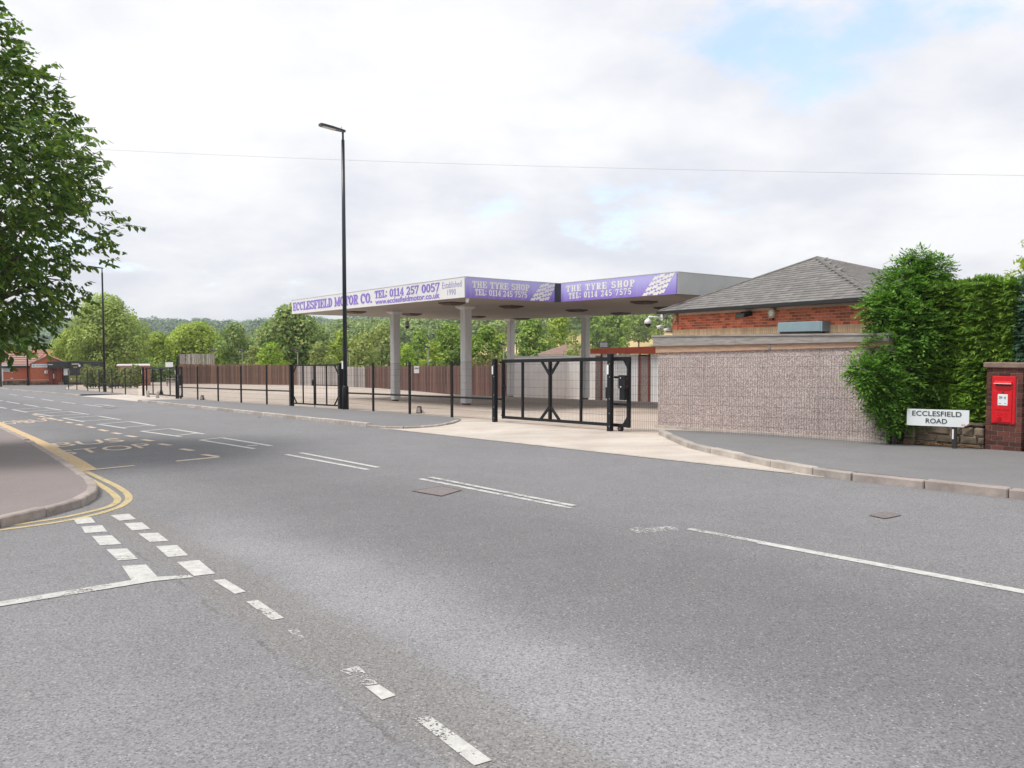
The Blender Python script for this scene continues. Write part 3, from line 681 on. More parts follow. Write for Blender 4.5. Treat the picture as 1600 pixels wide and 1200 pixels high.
def road_text(txt, bl, br, tl, mat):
    """lettering on the road; bottom-left, bottom-right and top-left corners are picture points"""
    A, B, C_ = at(*bl), at(*br), at(*tl)
    t_ = text_rect('bus_stop_lettering', road, txt, A, B-A, (C_-A), (0, 0, 1), 0, (B-A).length, 0, (C_-A).length, mat, 'font', .004)
    for v in t_.data.vertices: v.co.z = gz(v.co.x, v.co.y)+.005
road_text('STOP', (97, 712), (245, 698.5), (86, 705), 'ybus')
road_text('BUS', (87.5, 699.3), (198, 689.8), (78.5, 693.3), 'ybus')
road_text('STOP', (-10, 666), (42, 660.5), (-25, 662), 'ybus'); road_text('BUS', (44, 661.5), (92, 655.5), (26, 658), 'ybus')

def cover(name, label, px, frame=.05, grp=None):
    P = [at(*p) for p in px]; c = sum(P, Vector())/len(P)
    root = thing(name, label, 'drain cover', c, 0, grp)
    o = [p-c+Vector((0, 0, .009)) for p in P]; i_ = [v*.94 for v in o]
    for v in i_: v.z = v.z/.94
    m = MB(); n = len(o)
    for a in range(n): m.face([o[a], o[(a+1) % n], i_[(a+1) % n], i_[a]])
    m.build('cover_frame', 'rust', root); MB().face([v*.985-Vector((0, 0, .003)) for v in i_]).build('cover_plate', 'cast', root)
cover('manhole_cover', 'rectangular brown manhole cover in the road beside the double white centre line', [(643, 768), (690, 776), (722, 766.5), (690, 760)])
cover('manhole_cover', 'dark steel cover set in the apron below the sliding gate post', [(915, 682), (950, 679), (998, 682.5), (965, 686)])
cover('manhole_cover', 'thin dark cover in the apron beside the rounded pavement end', [(684, 668), (700, 665.5), (717, 667), (703, 669.5)])
cover('manhole_cover', 'faint square cover in the lane in front of the kerb by the post box', [(1357, 806), (1383, 800.5), (1409, 806), (1383, 811.5)])
cover('manhole_cover', 'small dark cover in the road near the far yard entrance', [(160, 637), (172, 635.5), (183, 637), (172, 638.5)])

# ------------------------------------------------------------------ street lamps
def street_lamp(loc, H, label, mat='lampblue', base=1.0):
    root = thing('street_lamp', label, 'street lamp', loc, RZ, 'street lamps along the far pavement')
    m = MB(); m.tube([(0, 0, -.3), (0, 0, .82*base), (0, 0, .86*base), (0, 0, .9*base)], [.115, .115, .1, .075], 14); m.build('base', 'blackpost', root, True)
    m = MB(); m.tube([(0, 0, .85*base), (0, 0, H*.55), (0, 0, H-.35)], [.078, .07, .058], 14); m.build('shaft', mat, root, True)
    m = MB(); m.tube([(0, 0, H-.36), (0, 0, H-.08)], .036, 10); m.build('spigot', mat, root, True)
    # flat lantern reaching over the road (-y), slightly tilted up
    m = MB(); L = .86
    pr = [(.09, -.02, .0, .05), (.10, -.1, .0, .07), (.15, -.4, .0, .075), (.15, -.8, .02, .06), (.11, -.88, .03, .05)]
    pr = [(.07, .08)]+[(a, b) for a, b, _, _ in pr]
    V_ = []
    for hw, y in pr:
        z = H-.06-y*.09; V_ += [(-hw, y, z), (hw, y, z), (hw*.9, y, z+.07), (-hw*.9, y, z+.07)]
    fs = [(0, 1, 2, 3), tuple(4*(len(pr)-1)+i for i in (3, 2, 1, 0))]
    for i in range(len(pr)-1):
        for j in range(4): fs.append((4*i+j, 4*i+4+j, 4*i+4+(j+1) % 4, 4*i+(j+1) % 4))
    m.add(V_, fs); lan = m.build('lantern', mat, root)
    m = MB(); m.box(-.11, .11, -.78, -.3, 0, .01); ln = m.build('lens', 'lens', lan)
    for v in ln.data.vertices: v.co.z += H-.075-v.co.y*.09
    m = MB(); m.box(.02, .06, -.1, -.06, H+.02, H+.1); m.build('photocell', 'white', lan)
    if base == 1.0:
        m = MB(); m.box(-.1, .0, -.088, -.078, 1.5, 1.78); st_ = m.build('number_plate', 'white', root)
    return root
street_lamp(at(540, 641), 10.0, 'tall dark blue-black street lamp beside the double-leaf gate')
street_lamp(at(164, 612.5), 9.0, 'black street lamp by the hedge and mesh fence near the far entrance', 'black', .99)
street_lamp(onY(44, 604, 80), 9.4, 'black street lamp standing before the orange brick shop gable', 'black', .99)

# ------------------------------------------------------------------ mesh fence and gates
FH = 1.70
def wires(m, A, B, z0, z1, sv=.05, sh=.2, w_=.0032):
    d = B-A; L = math.hypot(d.x, d.y); n = max(1, int(L/sv))
    for i in range(1, n):
        p = A+d*(i/n); m.bar(p+Vector((0, 0, z0)), p+Vector((0, 0, z1)), w_, w_, caps=False)
    z = z0+.02
    while z <= z1:
        m.bar(A+Vector((0, 0, z)), B+Vector((0, 0, z)), w_*1.3, w_*1.3, caps=False); z += sh
def mesh_fence(label, pxs, s_first=None, s_last=None, rail=True, wspace=.05):
    ss = [s_at(p, ft(s_at(p, 13))) for p in pxs]; ss = [s_at(p, ft(q)) for p, q in zip(pxs, ss)]
    if s_first is not None: ss = [s_first]+ss
    if s_last is not None: ss = ss+[s_last]
    P = [G3(s, ft(s)) for s in ss]; c = P[0].copy()
    root = thing('mesh_fence', label, 'fence', c, 0, 'black mesh fence runs along the yard')
    P = [p-c for p in P]
    for i, p in enumerate(P):
        if (i == 0 and s_first is not None) or (i == len(P)-1 and s_last is not None): continue
        m = MB(); m.bar(p+Vector((0, 0, -.3)), p+Vector((0, 0, FH)), .062, .062); m.build('post', 'blackpost', root)
    for a, b in zip(P, P[1:]):
        off = Vector((TD[0], TD[1], 0))*-.038
        m = MB(); wires(m, a+off, b+off, .04, FH-.02, wspace); m.build('mesh_panel', 'wire', root)
        if rail:
            m = MB(); m.bar(a+Vector((0, 0, .62))+off*-1.2, b+Vector((0, 0, .62))+off*-1.2, .04, .05); m.build('rail', 'blackpost', root)
    return root
mesh_fence('black mesh fence between the lamp post and the sliding gate', [583, 640, 706], 26.6, 17.45)
mesh_fence('black mesh fence between the far gate and the double-leaf gate', [279, 309, 341, 377, 417], None, 30.75)
mesh_fence('black mesh fence in front of the hedge left of the far gate', [107, 120, 137, 155, 175, 196], None, 51.5, True, .1)
# run past the gate and along the pebbledash wall
A, B = G3(13.0, 13.22), G3(7.05, 14.12)
root = thing('mesh_fence', 'wire mesh fencing stretched in front of the pebbledash wall', 'fence', A, 0, 'black mesh fence runs along the yard')
m = MB(); wires(m, Vector(), (B-A)*.46, .03, 1.66, .05, .2, .0029); m.build('mesh_panel', 'wire', root)
m = MB(); wires(m, (B-A)*.46, B-A, .03, 1.66, .05, .2, .0029); m.build('mesh_panel', 'wire', root)
m = MB(); m.bar(B-A+Vector((0, 0, -.2)), B-A+Vector((0, 0, 1.7)), .05, .05); m.build('post', 'blackpost', root)

def sliding_gate(label, s0, s1, sign, detail=True):
    """cantilever gate: s0 = left post, s1 = right post"""
    root = thing('sliding_gate', label, 'gate', G3(s1, ft(s1)), RZ, 'black sliding gates of the yard'); b0 = G3(s1, ft(s1)).z
    W_ = s0-s1; H = FH+.03
    zl = G3(s0, ft(s0)).z-b0                      # ground drop towards the left post
    gy = .14; f = lambda x: zl*(-x/W_)
    for nm, x in (('post', -W_), ('post', 0)):
        m = MB(); m.bbox(x-.058, x+.058, -.058, .058, -.3+f(x), H+f(x)+(.05 if x == 0 else 0), .008); p = m.build(nm, 'black', root)
        m = MB(); m.box(x-.055, x-.0, -.066, -.0585, H+f(x)-.42, H+f(x)-.2); m.build('label_plate', 'white', p)
        for z in (.12, .42, .75, 1.25, 1.55):
            m = MB(); m.tube([(x+.035, -.0585, z+f(x)), (x+.035, -.068, z+f(x))], .012, 8); m.build('bolt', 'steel', p)
    x0, x1 = -W_+.17, .48                        # leaf with its tail past the right post
    zt, zb = H-.07, .14
    bar = lambda a, c, w_=.06, h_=.06: MB().bar((a[0], gy, a[1]+f(a[0])), (c[0], gy, c[1]+f(c[0])), w_, h_, (0, 0, 1))
    bar((x0, zt), (x1, zt), .07, .09).build('top_rail', 'black', root)
    bar((x0, zb), (x1, zb), .07, .07).build('bottom_rail', 'black', root)
    for x in (x0+.03, x1-.03): MB().bar((x, gy, zb+f(x)-.04), (x, gy, zt+f(x)+.04), .075, .065, (1, 0, 0)).build('stile', 'black', root)
    mid = -W_*.515
    for x in (-W_*.765, -W_*.255): MB().bar((x, gy, zb+f(x)), (x, gy, zt+f(x)), .055, .05, (1, 0, 0)).build('upright', 'black', root)
    MB().bar((mid, gy, zb+f(mid)), (mid, gy, zt+f(mid)), .08, .06, (1, 0, 0)).build('upright', 'black', root)
    for sx in (-1, 1):
        bar((mid, 1.27), (mid+sx*.33, zt-.02), .045).build('brace', 'black', root)
        bar((mid, .50), (mid+sx*.36, zb+.02), .045).build('brace', 'black', root)
    # gussets
    for x, z, sz in ((x1-.06, zt-.04, -1), (x1-.06, zb+.03, 1), (x0+.06, zb+.03, 1)):
        d = -.14 if x > 0 else -.12
        m = MB(); q = [(x, z+f(x)), (x+d, z+f(x)), (x, z+sz*.2+f(x))]
        m.add([(a, gy-.02, c) for a, c in q]+[(a, gy+.02, c) for a, c in q], [(0, 1, 2), (5, 4, 3), (0, 3, 4, 1), (1, 4, 5, 2), (2, 5, 3, 0)]); m.build('gusset', 'black', root)
    for z in (.62, 1.24): bar((0, z), (x1-.03, z), .05, .05).build('tail_rail', 'black', root)
    m = MB(); wires(m, Vector((x0, gy+.04, f(x0))), Vector((x1, gy+.04, f(x1))), zb, zt, .05 if detail else .1, .2, .0034); m.build('mesh_panel', 'wire', root)
    # catch on the left post, roller under the tail
    m = MB(); m.box(-W_+.19, -W_+.36, gy-.06, gy-.035, .98+f(-W_), 1.02+f(-W_)); m.box(-W_+.19, -W_+.23, gy-.06, gy-.035, .82+f(-W_), .98+f(-W_)); m.box(-W_+.32, -W_+.35, gy-.06, gy-.035, .86+f(-W_), .98+f(-W_)); m.build('catch', 'black', root)
    m = MB(); m.box(-.24, -.09, gy-.06, gy-.03, .74, .78); m.box(-.24, -.09, gy-.06, gy-.03, .97, 1.0); m.box(-.24, -.19, gy-.06, gy-.03, .78, .97); m.build('guide_bracket', 'black', root)
    m = MB(); m.tube([(.2, gy-.03, .07), (.2, gy+.03, .07)], .07, 16); wh = m.build('roller', 'black', root)
    m = MB(); m.tube([(.2, gy-.045, .07), (.2, gy+.045, .07)], .035, 12); m.build('hub', 'rust', wh)
    m = MB(); m.bar((x0-.13, gy, zt+f(x0)-.03), (x0+.02, gy, zt+f(x0)-.03), .05, .05); m.build('end_roller_bracket', 'black', root)
    # drive box on the tail
    m = MB(); m.bbox(.28, .50, -.04, .09, 1.0, 1.30, .008); bx = m.build('lock_box', 'black', root)
    m = MB(); m.box(.31, .46, -.02, .09, .74, .998); m.build('lock_cover', 'black', bx)
    m = MB(); m.tube([(.36, -.04, 1.24), (.36, -.048, 1.24)], .013, 8); m.tube([(.37, -.04, 1.04), (.37, -.048, 1.04)], .016, 8); m.build('key_hole', 'white', bx)
    m = MB(); m.box(.502, .512, .0, .03, 1.21, 1.25); m.box(.502, .512, .0, .03, 1.04, 1.07); m.build('red_tab', 'maroon', bx)
    return root
sliding_gate('large black sliding gate with mesh infill beside the pebbledash wall', 17.4, 13.0, 1)
sliding_gate('black sliding gate at the far yard entrance by two pale bollards', 51.4, 44.4, 1, False)

def double_gate(s0, s1):
    root = thing('double_leaf_gate', 'black double-leaf swing gate with corner braces beside the tall lamp', 'gate', G3(s1, ft(s1)), RZ + math.atan2(ft(s0)-ft(s1), -(s0-s1)) - math.pi if False else RZ)
    W_ = s0-s1; dy = ft(s0)-ft(s1); zl = gst(s0, ft(s0))-gst(s1, ft(s1))
    def P(x, z, o=0): k_ = -x/W_; return Vector((x, dy*k_+o, z+zl*k_))
    for x in (-W_, 0.02):
        m = MB(); m.bar(P(x, -.3), P(x, FH), .15, .15, (0, 1, 0)); po = m.build('post', 'black', root)
        if x > -.1:
            for z in (.15, .42, .75, 1.3, 1.6):
                m = MB(); m.tube([P(x+.03, z, -.076), P(x+.03, z, -.086)], .013, 8); m.build('bolt', 'steel', po)
    mid = -W_/2
    for a, b in ((-W_+.1, mid-.035), (mid+.035, -.1)):
        lf = MB().bar(P(a, FH-.05), P(b, FH-.05), .05, .05).build('leaf_top_rail', 'black', root)
        MB().bar(P(a, .14), P(b, .14), .05, .05).build('leaf_bottom_rail', 'black', root)
        for x in (a, b): MB().bar(P(x, .12), P(x, FH-.03), .055, .05, (0, 1, 0)).build('stile', 'black', root)
        MB().bar(P((a+b)/2-.02, .14), P((a+b)/2-.02, FH-.05), .05, .04, (0, 1, 0)).build('upright', 'black', root)
        o, sg = (a, 1) if a < mid-.5 and b < mid else (b, -1)
        MB().bar(P(o, FH-.42), P(o+sg*.3, FH-.06), .04, .04, (0, 1, 0)).build('brace', 'black', root)
        MB().bar(P(o, .50), P(o+sg*.32, .16), .04, .04, (0, 1, 0)).build('brace', 'black', root)
        m = MB(); wires(m, P(a, 0), P(b, 0), .15, FH-.06, .1, .2, .004); m.build('mesh_panel', 'wire', root)
    m = MB(); m.box(mid-.13, mid-.05, dy/2-.06, dy/2-.03, .86, 1.1); m.box(mid+.05, mid+.13, dy/2-.06, dy/2-.03, .86, 1.1); m.box(mid-.13, mid+.13, dy/2-.062, dy/2-.04, 1.02, 1.1)
    for i_, v in enumerate(m.v): m.v[i_] = (v[0], v[1], v[2]+zl/2)
    m.build('lock', 'black', root)
    MB().bar(P(mid+.07, -.03, -.04), P(mid+.07, .6, -.04), .025, .025).build('drop_bolt', 'black', root)
    MB().bar(P(mid+.07, .55, -.04), P(mid+.2, .55, -.05), .02, .02).build('bolt_handle', 'black', root)
    MB().bar(P(mid+.06, .89, .04), P(-.1, .89, .04), .03, .03).build('keep_bar', 'black', root)
double_gate(30.75, 26.95)

# small things on the pavement edge and by the far gate
def ground_light(px, py, label):
    root = thing('ground_floodlight', label, 'floodlight', at(px, py), RZ+.6, 'small floodlights at the fence foot')
    m = MB(); m.add([(-.09, -.06, .0), (.09, -.06, .0), (.09, .07, .0), (-.09, .07, 0), (-.06, -.02, .24), (.06, -.02, .24), (.06, .05, .24), (-.06, .05, .24)], [(0, 3, 2, 1), (4, 5, 6, 7), (0, 1, 5, 4), (1, 2, 6, 5), (2, 3, 7, 6), (3, 0, 4, 7)]); m.build('housing', 'rust', root)
    m = MB(); m.add([(-.06, -.062, .04), (.075, -.062, .04), (.05, -.03, .2), (-.035, -.03, .2)], [(0, 1, 2, 3)]); g = m.build('glass', 'steel', root)
    for v in g.data.vertices: v.co.y -= .012
    m = MB(); m.bar((.06, 0, .16), (.2, 0, .0), .03, .02); m.build('bracket', 'steel', root)
ground_light(655, 646, 'small grey floodlight on the ground between fence and pavement near the columns')
ground_light(316, 625, 'small dark floodlight on the ground by the fence near the far gate')
for px, py, wh_ in ((231.5, 621, 'left bay of the far sliding gate'), (246, 622.5, 'braced middle upright of the far sliding gate')):
    root = thing('bollard', 'short pale bollard in front of the '+wh_, 'bollard', at(px, py), 0, 'pale bollards at the far gate')
    m = MB(); m.tube([(0, 0, -.1), (0, 0, .32), (0, 0, .38), (0, 0, .42)], [.085, .08, .07, .03], 12); m.build('shaft', 'grey_bollard', root, True)
    m = MB(); m.tube([(0, 0, -.02), (0, 0, .03)], .12, 12); m.build('base', 'grey_bollard', root)
p = onY(264.5, 570, 52); root = thing('notice_board', 'white notice board on a post behind the far gate', 'sign', (p.x, p.y, gz(p.x, p.y)))
h = p.z-gz(p.x, p.y); MB().box(-.24, .24, -.02, .0, h-.25, h+.17).build('board', 'white', root); MB().bar((0, .02, -.1), (0, .02, h+.1), .05, .04).build('post', 'steel', root)
p = at(272, 603.5); root = thing('slatted_barrier', 'low grey slatted barrier beside the brown fence end', 'barrier', p)
for z in (.08, .28, .48, .68): MB().box(-.75, .6, -.02, .02, z, z+.09).build('slat', 'wood_grey', root)
for x in (-.7, .5): MB().box(x, x+.07, .022, .07, -.1, .85).build('post', 'black', root)
p = at(278, 604); root = tag(MB().box(-.07, .07, -.07, .07, -.2, 2.75).box(-.09, .09, -.09, .09, 2.75, 2.79).build('gate_post', 'black'), 'tall black square post at the end of the brown fence', 'post'); root.location = p
# ------------------------------------------------------------------ forecourt canopy
ZS, FHH = 3.25, .665
CP_ = {'A': onz(727, 464, ZS), 'B': onz(457, 490.3, ZS), 'C': onz(872, 471.6, ZS), 'D': onz(1058, 458.6, ZS)}
E_ = onz(757, 500.5, ZS); Gb = Vector((*xy(16.8, 31.0), ZS))
can = thing('forecourt_canopy', 'grey forecourt canopy on square columns with purple and white sign fascias', 'canopy', (CP_['A'].x, CP_['A'].y, gz(CP_['A'].x, CP_['A'].y)))
c0 = Vector(can.location); Lc = lambda v: Vector(v)-c0
pol = [CP_['A'], CP_['C'], CP_['D'], Gb, E_, CP_['B']]
cen = sum(pol, Vector())/6
zs = ZS-c0.z
ins = [Lc(p) for p in pol]
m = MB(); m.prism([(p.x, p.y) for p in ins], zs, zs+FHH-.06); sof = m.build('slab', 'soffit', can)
m = MB(); m.prism([(p.x, p.y) for p in ins], zs+FHH-.058, zs+FHH-.03); m.build('roof_sheet', 'fascia_grey', can)
def fascia(a, b, name, mat, n=1, th=.03):
    """panels along a..b (seen left to right); returns frame for lettering"""
    a, b = Lc(a), Lc(b); d = (b-a); L = d.length; u = d/L; nn = Vector((u.y, -u.x, 0))
    last = None
    for i in range(n):
        p, q = a+u*(L*i/n+.004), a+u*(L*(i+1)/n-.004)
        m = MB()
        vs_ = []
        for z in (zs-.012, zs+FHH):
            vs_ += [Vector((p.x, p.y, z))+nn*.004, Vector((q.x, q.y, z))+nn*.004, Vector((q.x, q.y, z))+nn*th, Vector((p.x, p.y, z))+nn*th]
        o = thing_local = m.add(vs_, [(0, 1, 2, 3), (7, 6, 5, 4), (3, 2, 6, 7), (0, 4, 5, 1), (1, 5, 6, 2), (0, 3, 7, 4)])
        zmin = zs-.012
        me_o = MB(); me_o.v = [tuple(Vector(v)-Vector((a.x, a.y, zmin))) for v in m.v]; me_o.f = m.f
        last = me_o.build(name, mat, can); last.location = (a.x, a.y, zmin)
    m = MB(); m.bar(Vector((a.x, a.y, zs+FHH+.012))+nn*.015, Vector((b.x, b.y, zs+FHH+.012))+nn*.015, .045, .022); m.build('top_trim', 'fascia_grey', can)
    return last, Vector((0, 0, 0)), u, nn, L, th
Vz = Vector((0, 0, 1))
# white sign, printed purple; B is its left end
pn, O, u, nn, L, th = fascia(CP_['B'], CP_['A'], 'white_sign_panel', 'fascia_white', 5)
def along(px, a, b, py=470):
    a, b = Vector(a), Vector(b); d = ray(px, py); e = b-a
    det = d.x*e.y-d.y*e.x; return ((a.y*d.x-a.x*d.y)/-det)*e.length
def prnt(pn, O, u, nn, L, th, a, b, txt, px0, px1, f0, f1, mat, style='slab', bold=0.0, gap=.1):
    x0, x1 = along(px0, a, b), along(px1, a, b)
    text_rect('lettering', pn, txt, O+nn*th, u, Vz, nn, x0, x1, (FHH+.012)*(1-f1), (FHH+.012)*(1-f0), mat, style, bold, gap)
a, b = CP_['B'], CP_['A']
prnt(pn, O, u, nn, L, th, a, b, 'ECCLESFIELD MOTOR CO.', 458.8, 582.5, .17, .79, 'ltr_purple', gap=.06)
prnt(pn, O, u, nn, L, th, a, b, 'TEL: 0114 257 0057', 587, 688.5, .10, .56, 'ltr_purple', gap=.12)
prnt(pn, O, u, nn, L, th, a, b, 'www.ecclesfieldmotor.co.uk', 587.5, 688.5, .60, .92, 'ltr_purple', 'font', .028)
prnt(pn, O, u, nn, L, th, a, b, 'Established', 692.5, 722.5, .13, .45, 'ltr_lilac', 'font', -.006)
prnt(pn, O, u, nn, L, th, a, b, '1990', 700.5, 713.5, .52, .82, 'ltr_lilac', 'font', -.006)
def tyre_print(pn, O, u, nn, L, th, bl, br, tl, tr):
    """band of interlocking tread blocks, clipped to the panel"""
    m = MB(); H = FHH
    def X(i, j):   # i along the band width, j up
        lo = bl+(br-bl)*i; hi = tl+(tr-tl)*i; return lo+(hi-lo)*j
    rows, cols = 4, 4
    blk = [(x*.96, y*.95) for x, y in ((-.5, -.38), (-.12, -.52), (.12, -.24), (.5, -.38), (.5, .62-.2), (.12, .76-.2), (-.12, .48-.2), (-.5, .62-.2))]
    for r_ in range(rows):
        for c in range(cols):
            q = []
            for x, y in blk:
                i_ = (c+.5+x*.98)/cols; j_ = (r_+.5+y*.98+.35*(c % 2))/rows-.06
                j_ = min(1, max(0, j_)); q.append(O+u*X(min(1, max(0, i_)), j_)+Vz*(j_*H+.006)+nn*(th+.006+.0002*((r_*cols+c) % 5)))
            m.face(q)
    m.build('tyre_tread_print', 'ltr_white', pn)
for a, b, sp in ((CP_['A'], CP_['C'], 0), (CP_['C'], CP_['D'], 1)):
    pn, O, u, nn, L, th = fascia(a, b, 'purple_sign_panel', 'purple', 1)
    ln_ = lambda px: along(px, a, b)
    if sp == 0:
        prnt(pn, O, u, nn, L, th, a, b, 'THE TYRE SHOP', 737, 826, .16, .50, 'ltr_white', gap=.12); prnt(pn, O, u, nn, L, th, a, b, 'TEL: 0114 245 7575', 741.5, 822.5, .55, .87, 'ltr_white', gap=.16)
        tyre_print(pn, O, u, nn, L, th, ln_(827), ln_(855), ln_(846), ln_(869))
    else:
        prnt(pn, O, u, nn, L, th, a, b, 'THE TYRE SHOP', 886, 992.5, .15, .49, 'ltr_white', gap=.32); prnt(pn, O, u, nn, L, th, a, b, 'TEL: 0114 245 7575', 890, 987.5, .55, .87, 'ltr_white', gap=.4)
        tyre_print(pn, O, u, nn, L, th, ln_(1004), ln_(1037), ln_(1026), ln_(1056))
fascia(CP_['D'], Gb, 'grey_fascia_panel', 'fascia_grey', 3); fascia(Gb, E_, 'grey_fascia_panel', 'fascia_grey', 6); fascia(E_, CP_['B'], 'grey_fascia_panel', 'fascia_grey', 4)
cc_ = Lc(CP_['C']); m = MB(); m.prism([(cc_.x-.2, cc_.y-.16), (cc_.x+.09, cc_.y-.19), (cc_.x+.1, cc_.y+.05), (cc_.x-.12, cc_.y+.05)], zs-.02, zs+FHH+.004); m.build('corner_strip', 'navy', can)
for px, yt in ((617, 486), (728, 478), (798, 498), (915, 492)):
    p = onz(px, yt, ZS); b_ = Lc((p.x, p.y, gz(p.x, p.y)))
    def sq(h, z, rot=RZ):
        return [(b_.x+h*(math.cos(rot)*i-math.sin(rot)*j), b_.y+h*(math.sin(rot)*i+math.cos(rot)*j), z) for i, j in ((-1, -1), (1, -1), (1, 1), (-1, 1))]
    def oct_(h, c, z, rot=RZ):
        pts = [(-h+c, -h), (h-c, -h), (h, -h+c), (h, h-c), (h-c, h), (-h+c, h), (-h, h-c), (-h, -h+c)]
        return [(b_.x+math.cos(rot)*i-math.sin(rot)*j, b_.y+math.sin(rot)*i+math.cos(rot)*j, z) for i, j in pts]
    def loft(rings):
        m = MB(); n = len(rings[0]); m.add([v for r_ in rings for v in r_], [tuple(range(n))[::-1], tuple((len(rings)-1)*n+i for i in range(n))]+[(k_*n+i, k_*n+(i+1) % n, (k_+1)*n+(i+1) % n, (k_+1)*n+i) for k_ in range(len(rings)-1) for i in range(n)]); return m
    gb = b_.z
    cl = loft([oct_(.178, .03, gb+.09), oct_(.178, .03, zs-.16)]).build('column', 'column', can)
    loft([oct_(.18, .03, zs-.16), oct_(.33, .03, zs-.05), oct_(.33, .03, zs-.002)]).build('column_head', 'column', cl)
    loft([oct_(.13, .02, gb-.2), oct_(.13, .02, gb+.09)]).build('column_foot', 'rust', cl)
for px, py in ((556, 487.5), (644, 491), (706, 473.8), (799, 479), (901, 485), (745, 495), (816, 498), (1006, 472), (970, 489.5), (1040, 481)):
    p = Lc(onz(px, py, ZS-.03)); h = .36
    m = MB(); rot = RZ+.06
    ring = lambda hh, z: [(p.x+hh*(math.cos(rot)*i-math.sin(rot)*j), p.y+hh*(math.sin(rot)*i+math.cos(rot)*j), z) for i, j in ((-1, -1), (1, -1), (1, 1), (-1, 1))]
    loft([ring(h*.55, zs-.11), ring(h, zs-.045), ring(h, zs-.003)]).build('soffit_light', 'soffit_lamp', can)
def dome_cam(p, drop, label, small=False):
    root = thing('dome_camera', label, 'camera', p)
    r_ = .06 if small else .13; g5 = .5 if small else 1.0
    if drop > .05: MB().tube([(0, 0, -.0), (0, 0, -drop)], .025, 8).build('pole', 'steel', root)
    m = MB(); m.tube([(0, 0, -drop+.06*g5), (0, 0, -drop), (0, 0, -drop-.1*g5), (0, 0, -drop-.2*g5)], [.04, r_*.75, r_, r_], 12); m.build('housing', 'white' if small else 'steel', root, True)
    m = MB(); m.tube([(0, 0, -drop-.2*g5), (0, 0, -drop-.26*g5), (0, 0, -drop-.31*g5), (0, 0, -drop-.33*g5)], [r_*.9, r_*.8, r_*.5, .02], 12); m.build('dome', 'white' if small else 'darkglass', root, True)
dome_cam(onz(636, 492, ZS-.01), .4, 'grey dome camera hanging on a pole under the canopy')
p = onz(729.5, 464.5, ZS-.015); p += Vector((.0, .25, 0)); dome_cam(p, 0, 'small white dome camera under the canopy corner by the white sign', True)

# ------------------------------------------------------------------ pebbledash outbuilding at the pavement
PA, PB = G3(13.05, 14.72), G3(7.13, 14.28)
d_ = (PB-PA); d_.z = 0; PL = d_.length; rz_ = math.atan2(d_.y, d_.x)
ob = thing('pebbledash_outbuilding', 'low pebbledash outbuilding with grey timber fascia beside the sliding gate', 'building', PA, rz_)
zl = PB.z-PA.z; b0 = PA.z
zt0, zt1 = 1.44-b0, 1.60-b0         # top of the pebbledash
n_ = 4
for i in range(n_):
    x0, x1 = PL*i/n_, PL*(i+1)/n_; f0, f1 = i/n_, (i+1)/n_
    zb0, zb1 = -.15, -.15+0*f1
    m = MB(); g = .004
    q = [(x0+g, zb0), (x1-g, zb0), (x1-g, zt0+(zt1-zt0)*f1-.005), (x0+g, zt0+(zt1-zt0)*f0-.005)]
    m.add([(x, 0, z) for x, z in q]+[(x, .12, z) for x, z in q], [(0, 1, 2, 3), (7, 6, 5, 4), (0, 4, 5, 1), (1, 5, 6, 2), (2, 6, 7, 3), (3, 7, 4, 0)]); m.build('wall_panel', 'peb', ob)
MB().box(.02, .14, .125, 2.3, -.15, zt0).build('side_wall', 'peb', ob); MB().box(PL-.14, PL-.02, .125, 2.3, -.15, zt0).build('side_wall', 'peb', ob)
MB().box(.16, PL-.16, 2.18, 2.3, -.15, zt0).build('rear_wall', 'peb', ob)
MB().bar((.0, -.03, .02), (PL, -.03, zl+.05), .14, .10).build('plinth', 'kerb', ob)
def board(x0, x1, z00, z01, z10, z11, y0, y1, mat, nm):
    m = MB(); q = [(x0, z00), (x1, z10), (x1, z11), (x0, z01)]
    m.add([(x, y0, z) for x, z in q]+[(x, y1, z) for x, z in q], [(0, 1, 2, 3), (7, 6, 5, 4), (0, 4, 5, 1), (1, 5, 6, 2), (2, 6, 7, 3), (3, 7, 4, 0)]); return m.build(nm, mat, ob)
lerp = lambda a, b, k_: a+(b-a)*k_
tg0, tg1, tp0, tp1 = 1.60-b0, 1.69-b0, 1.885-b0, 1.86-b0
cuts = [0, .555, 1]
for i in range(2):
    a, b = cuts[i], cuts[i+1]
    board(-.05+a*(PL+.05)+.002, -.05+b*(PL+.05)-.002, lerp(zt0, zt1, a), lerp(tg0, tg1, a)-.003, lerp(zt0, zt1, b), lerp(tg0, tg1, b)-.003, -.04, .06, 'timber_tan', 'fascia_board')
board(.555*PL-.03, .555*PL+.03, lerp(zt0, zt1, .55)+.01, lerp(tg0, tg1, .55)-.02, lerp(zt0, zt1, .56)+.01, lerp(tg0, tg1, .56)-.02, -.055, -.041, 'timber_grey', 'batten')
cuts = [0, .42, .735, 1]
for i in range(3):
    a, b = cuts[i], cuts[i+1]
    board(-.1+a*(PL+.1)+.002, -.1+b*(PL+.1)-.002, lerp(tg0, tg1, a), lerp(tp0, tp1, a)-.06, lerp(tg0, tg1, b), lerp(tp0, tp1, b)-.06, -.085, .06, 'timber_grey', 'fascia_board')
board(-.13, PL+.02, tp0-.057, tp0-.02, tp1-.057, tp1-.02, -.105, .06, 'timber_grey', 'capping_board')
MB().box(-.1, PL, .062, 2.4, tp0-.1, tp0-.04).build('flat_roof', 'felt', ob)

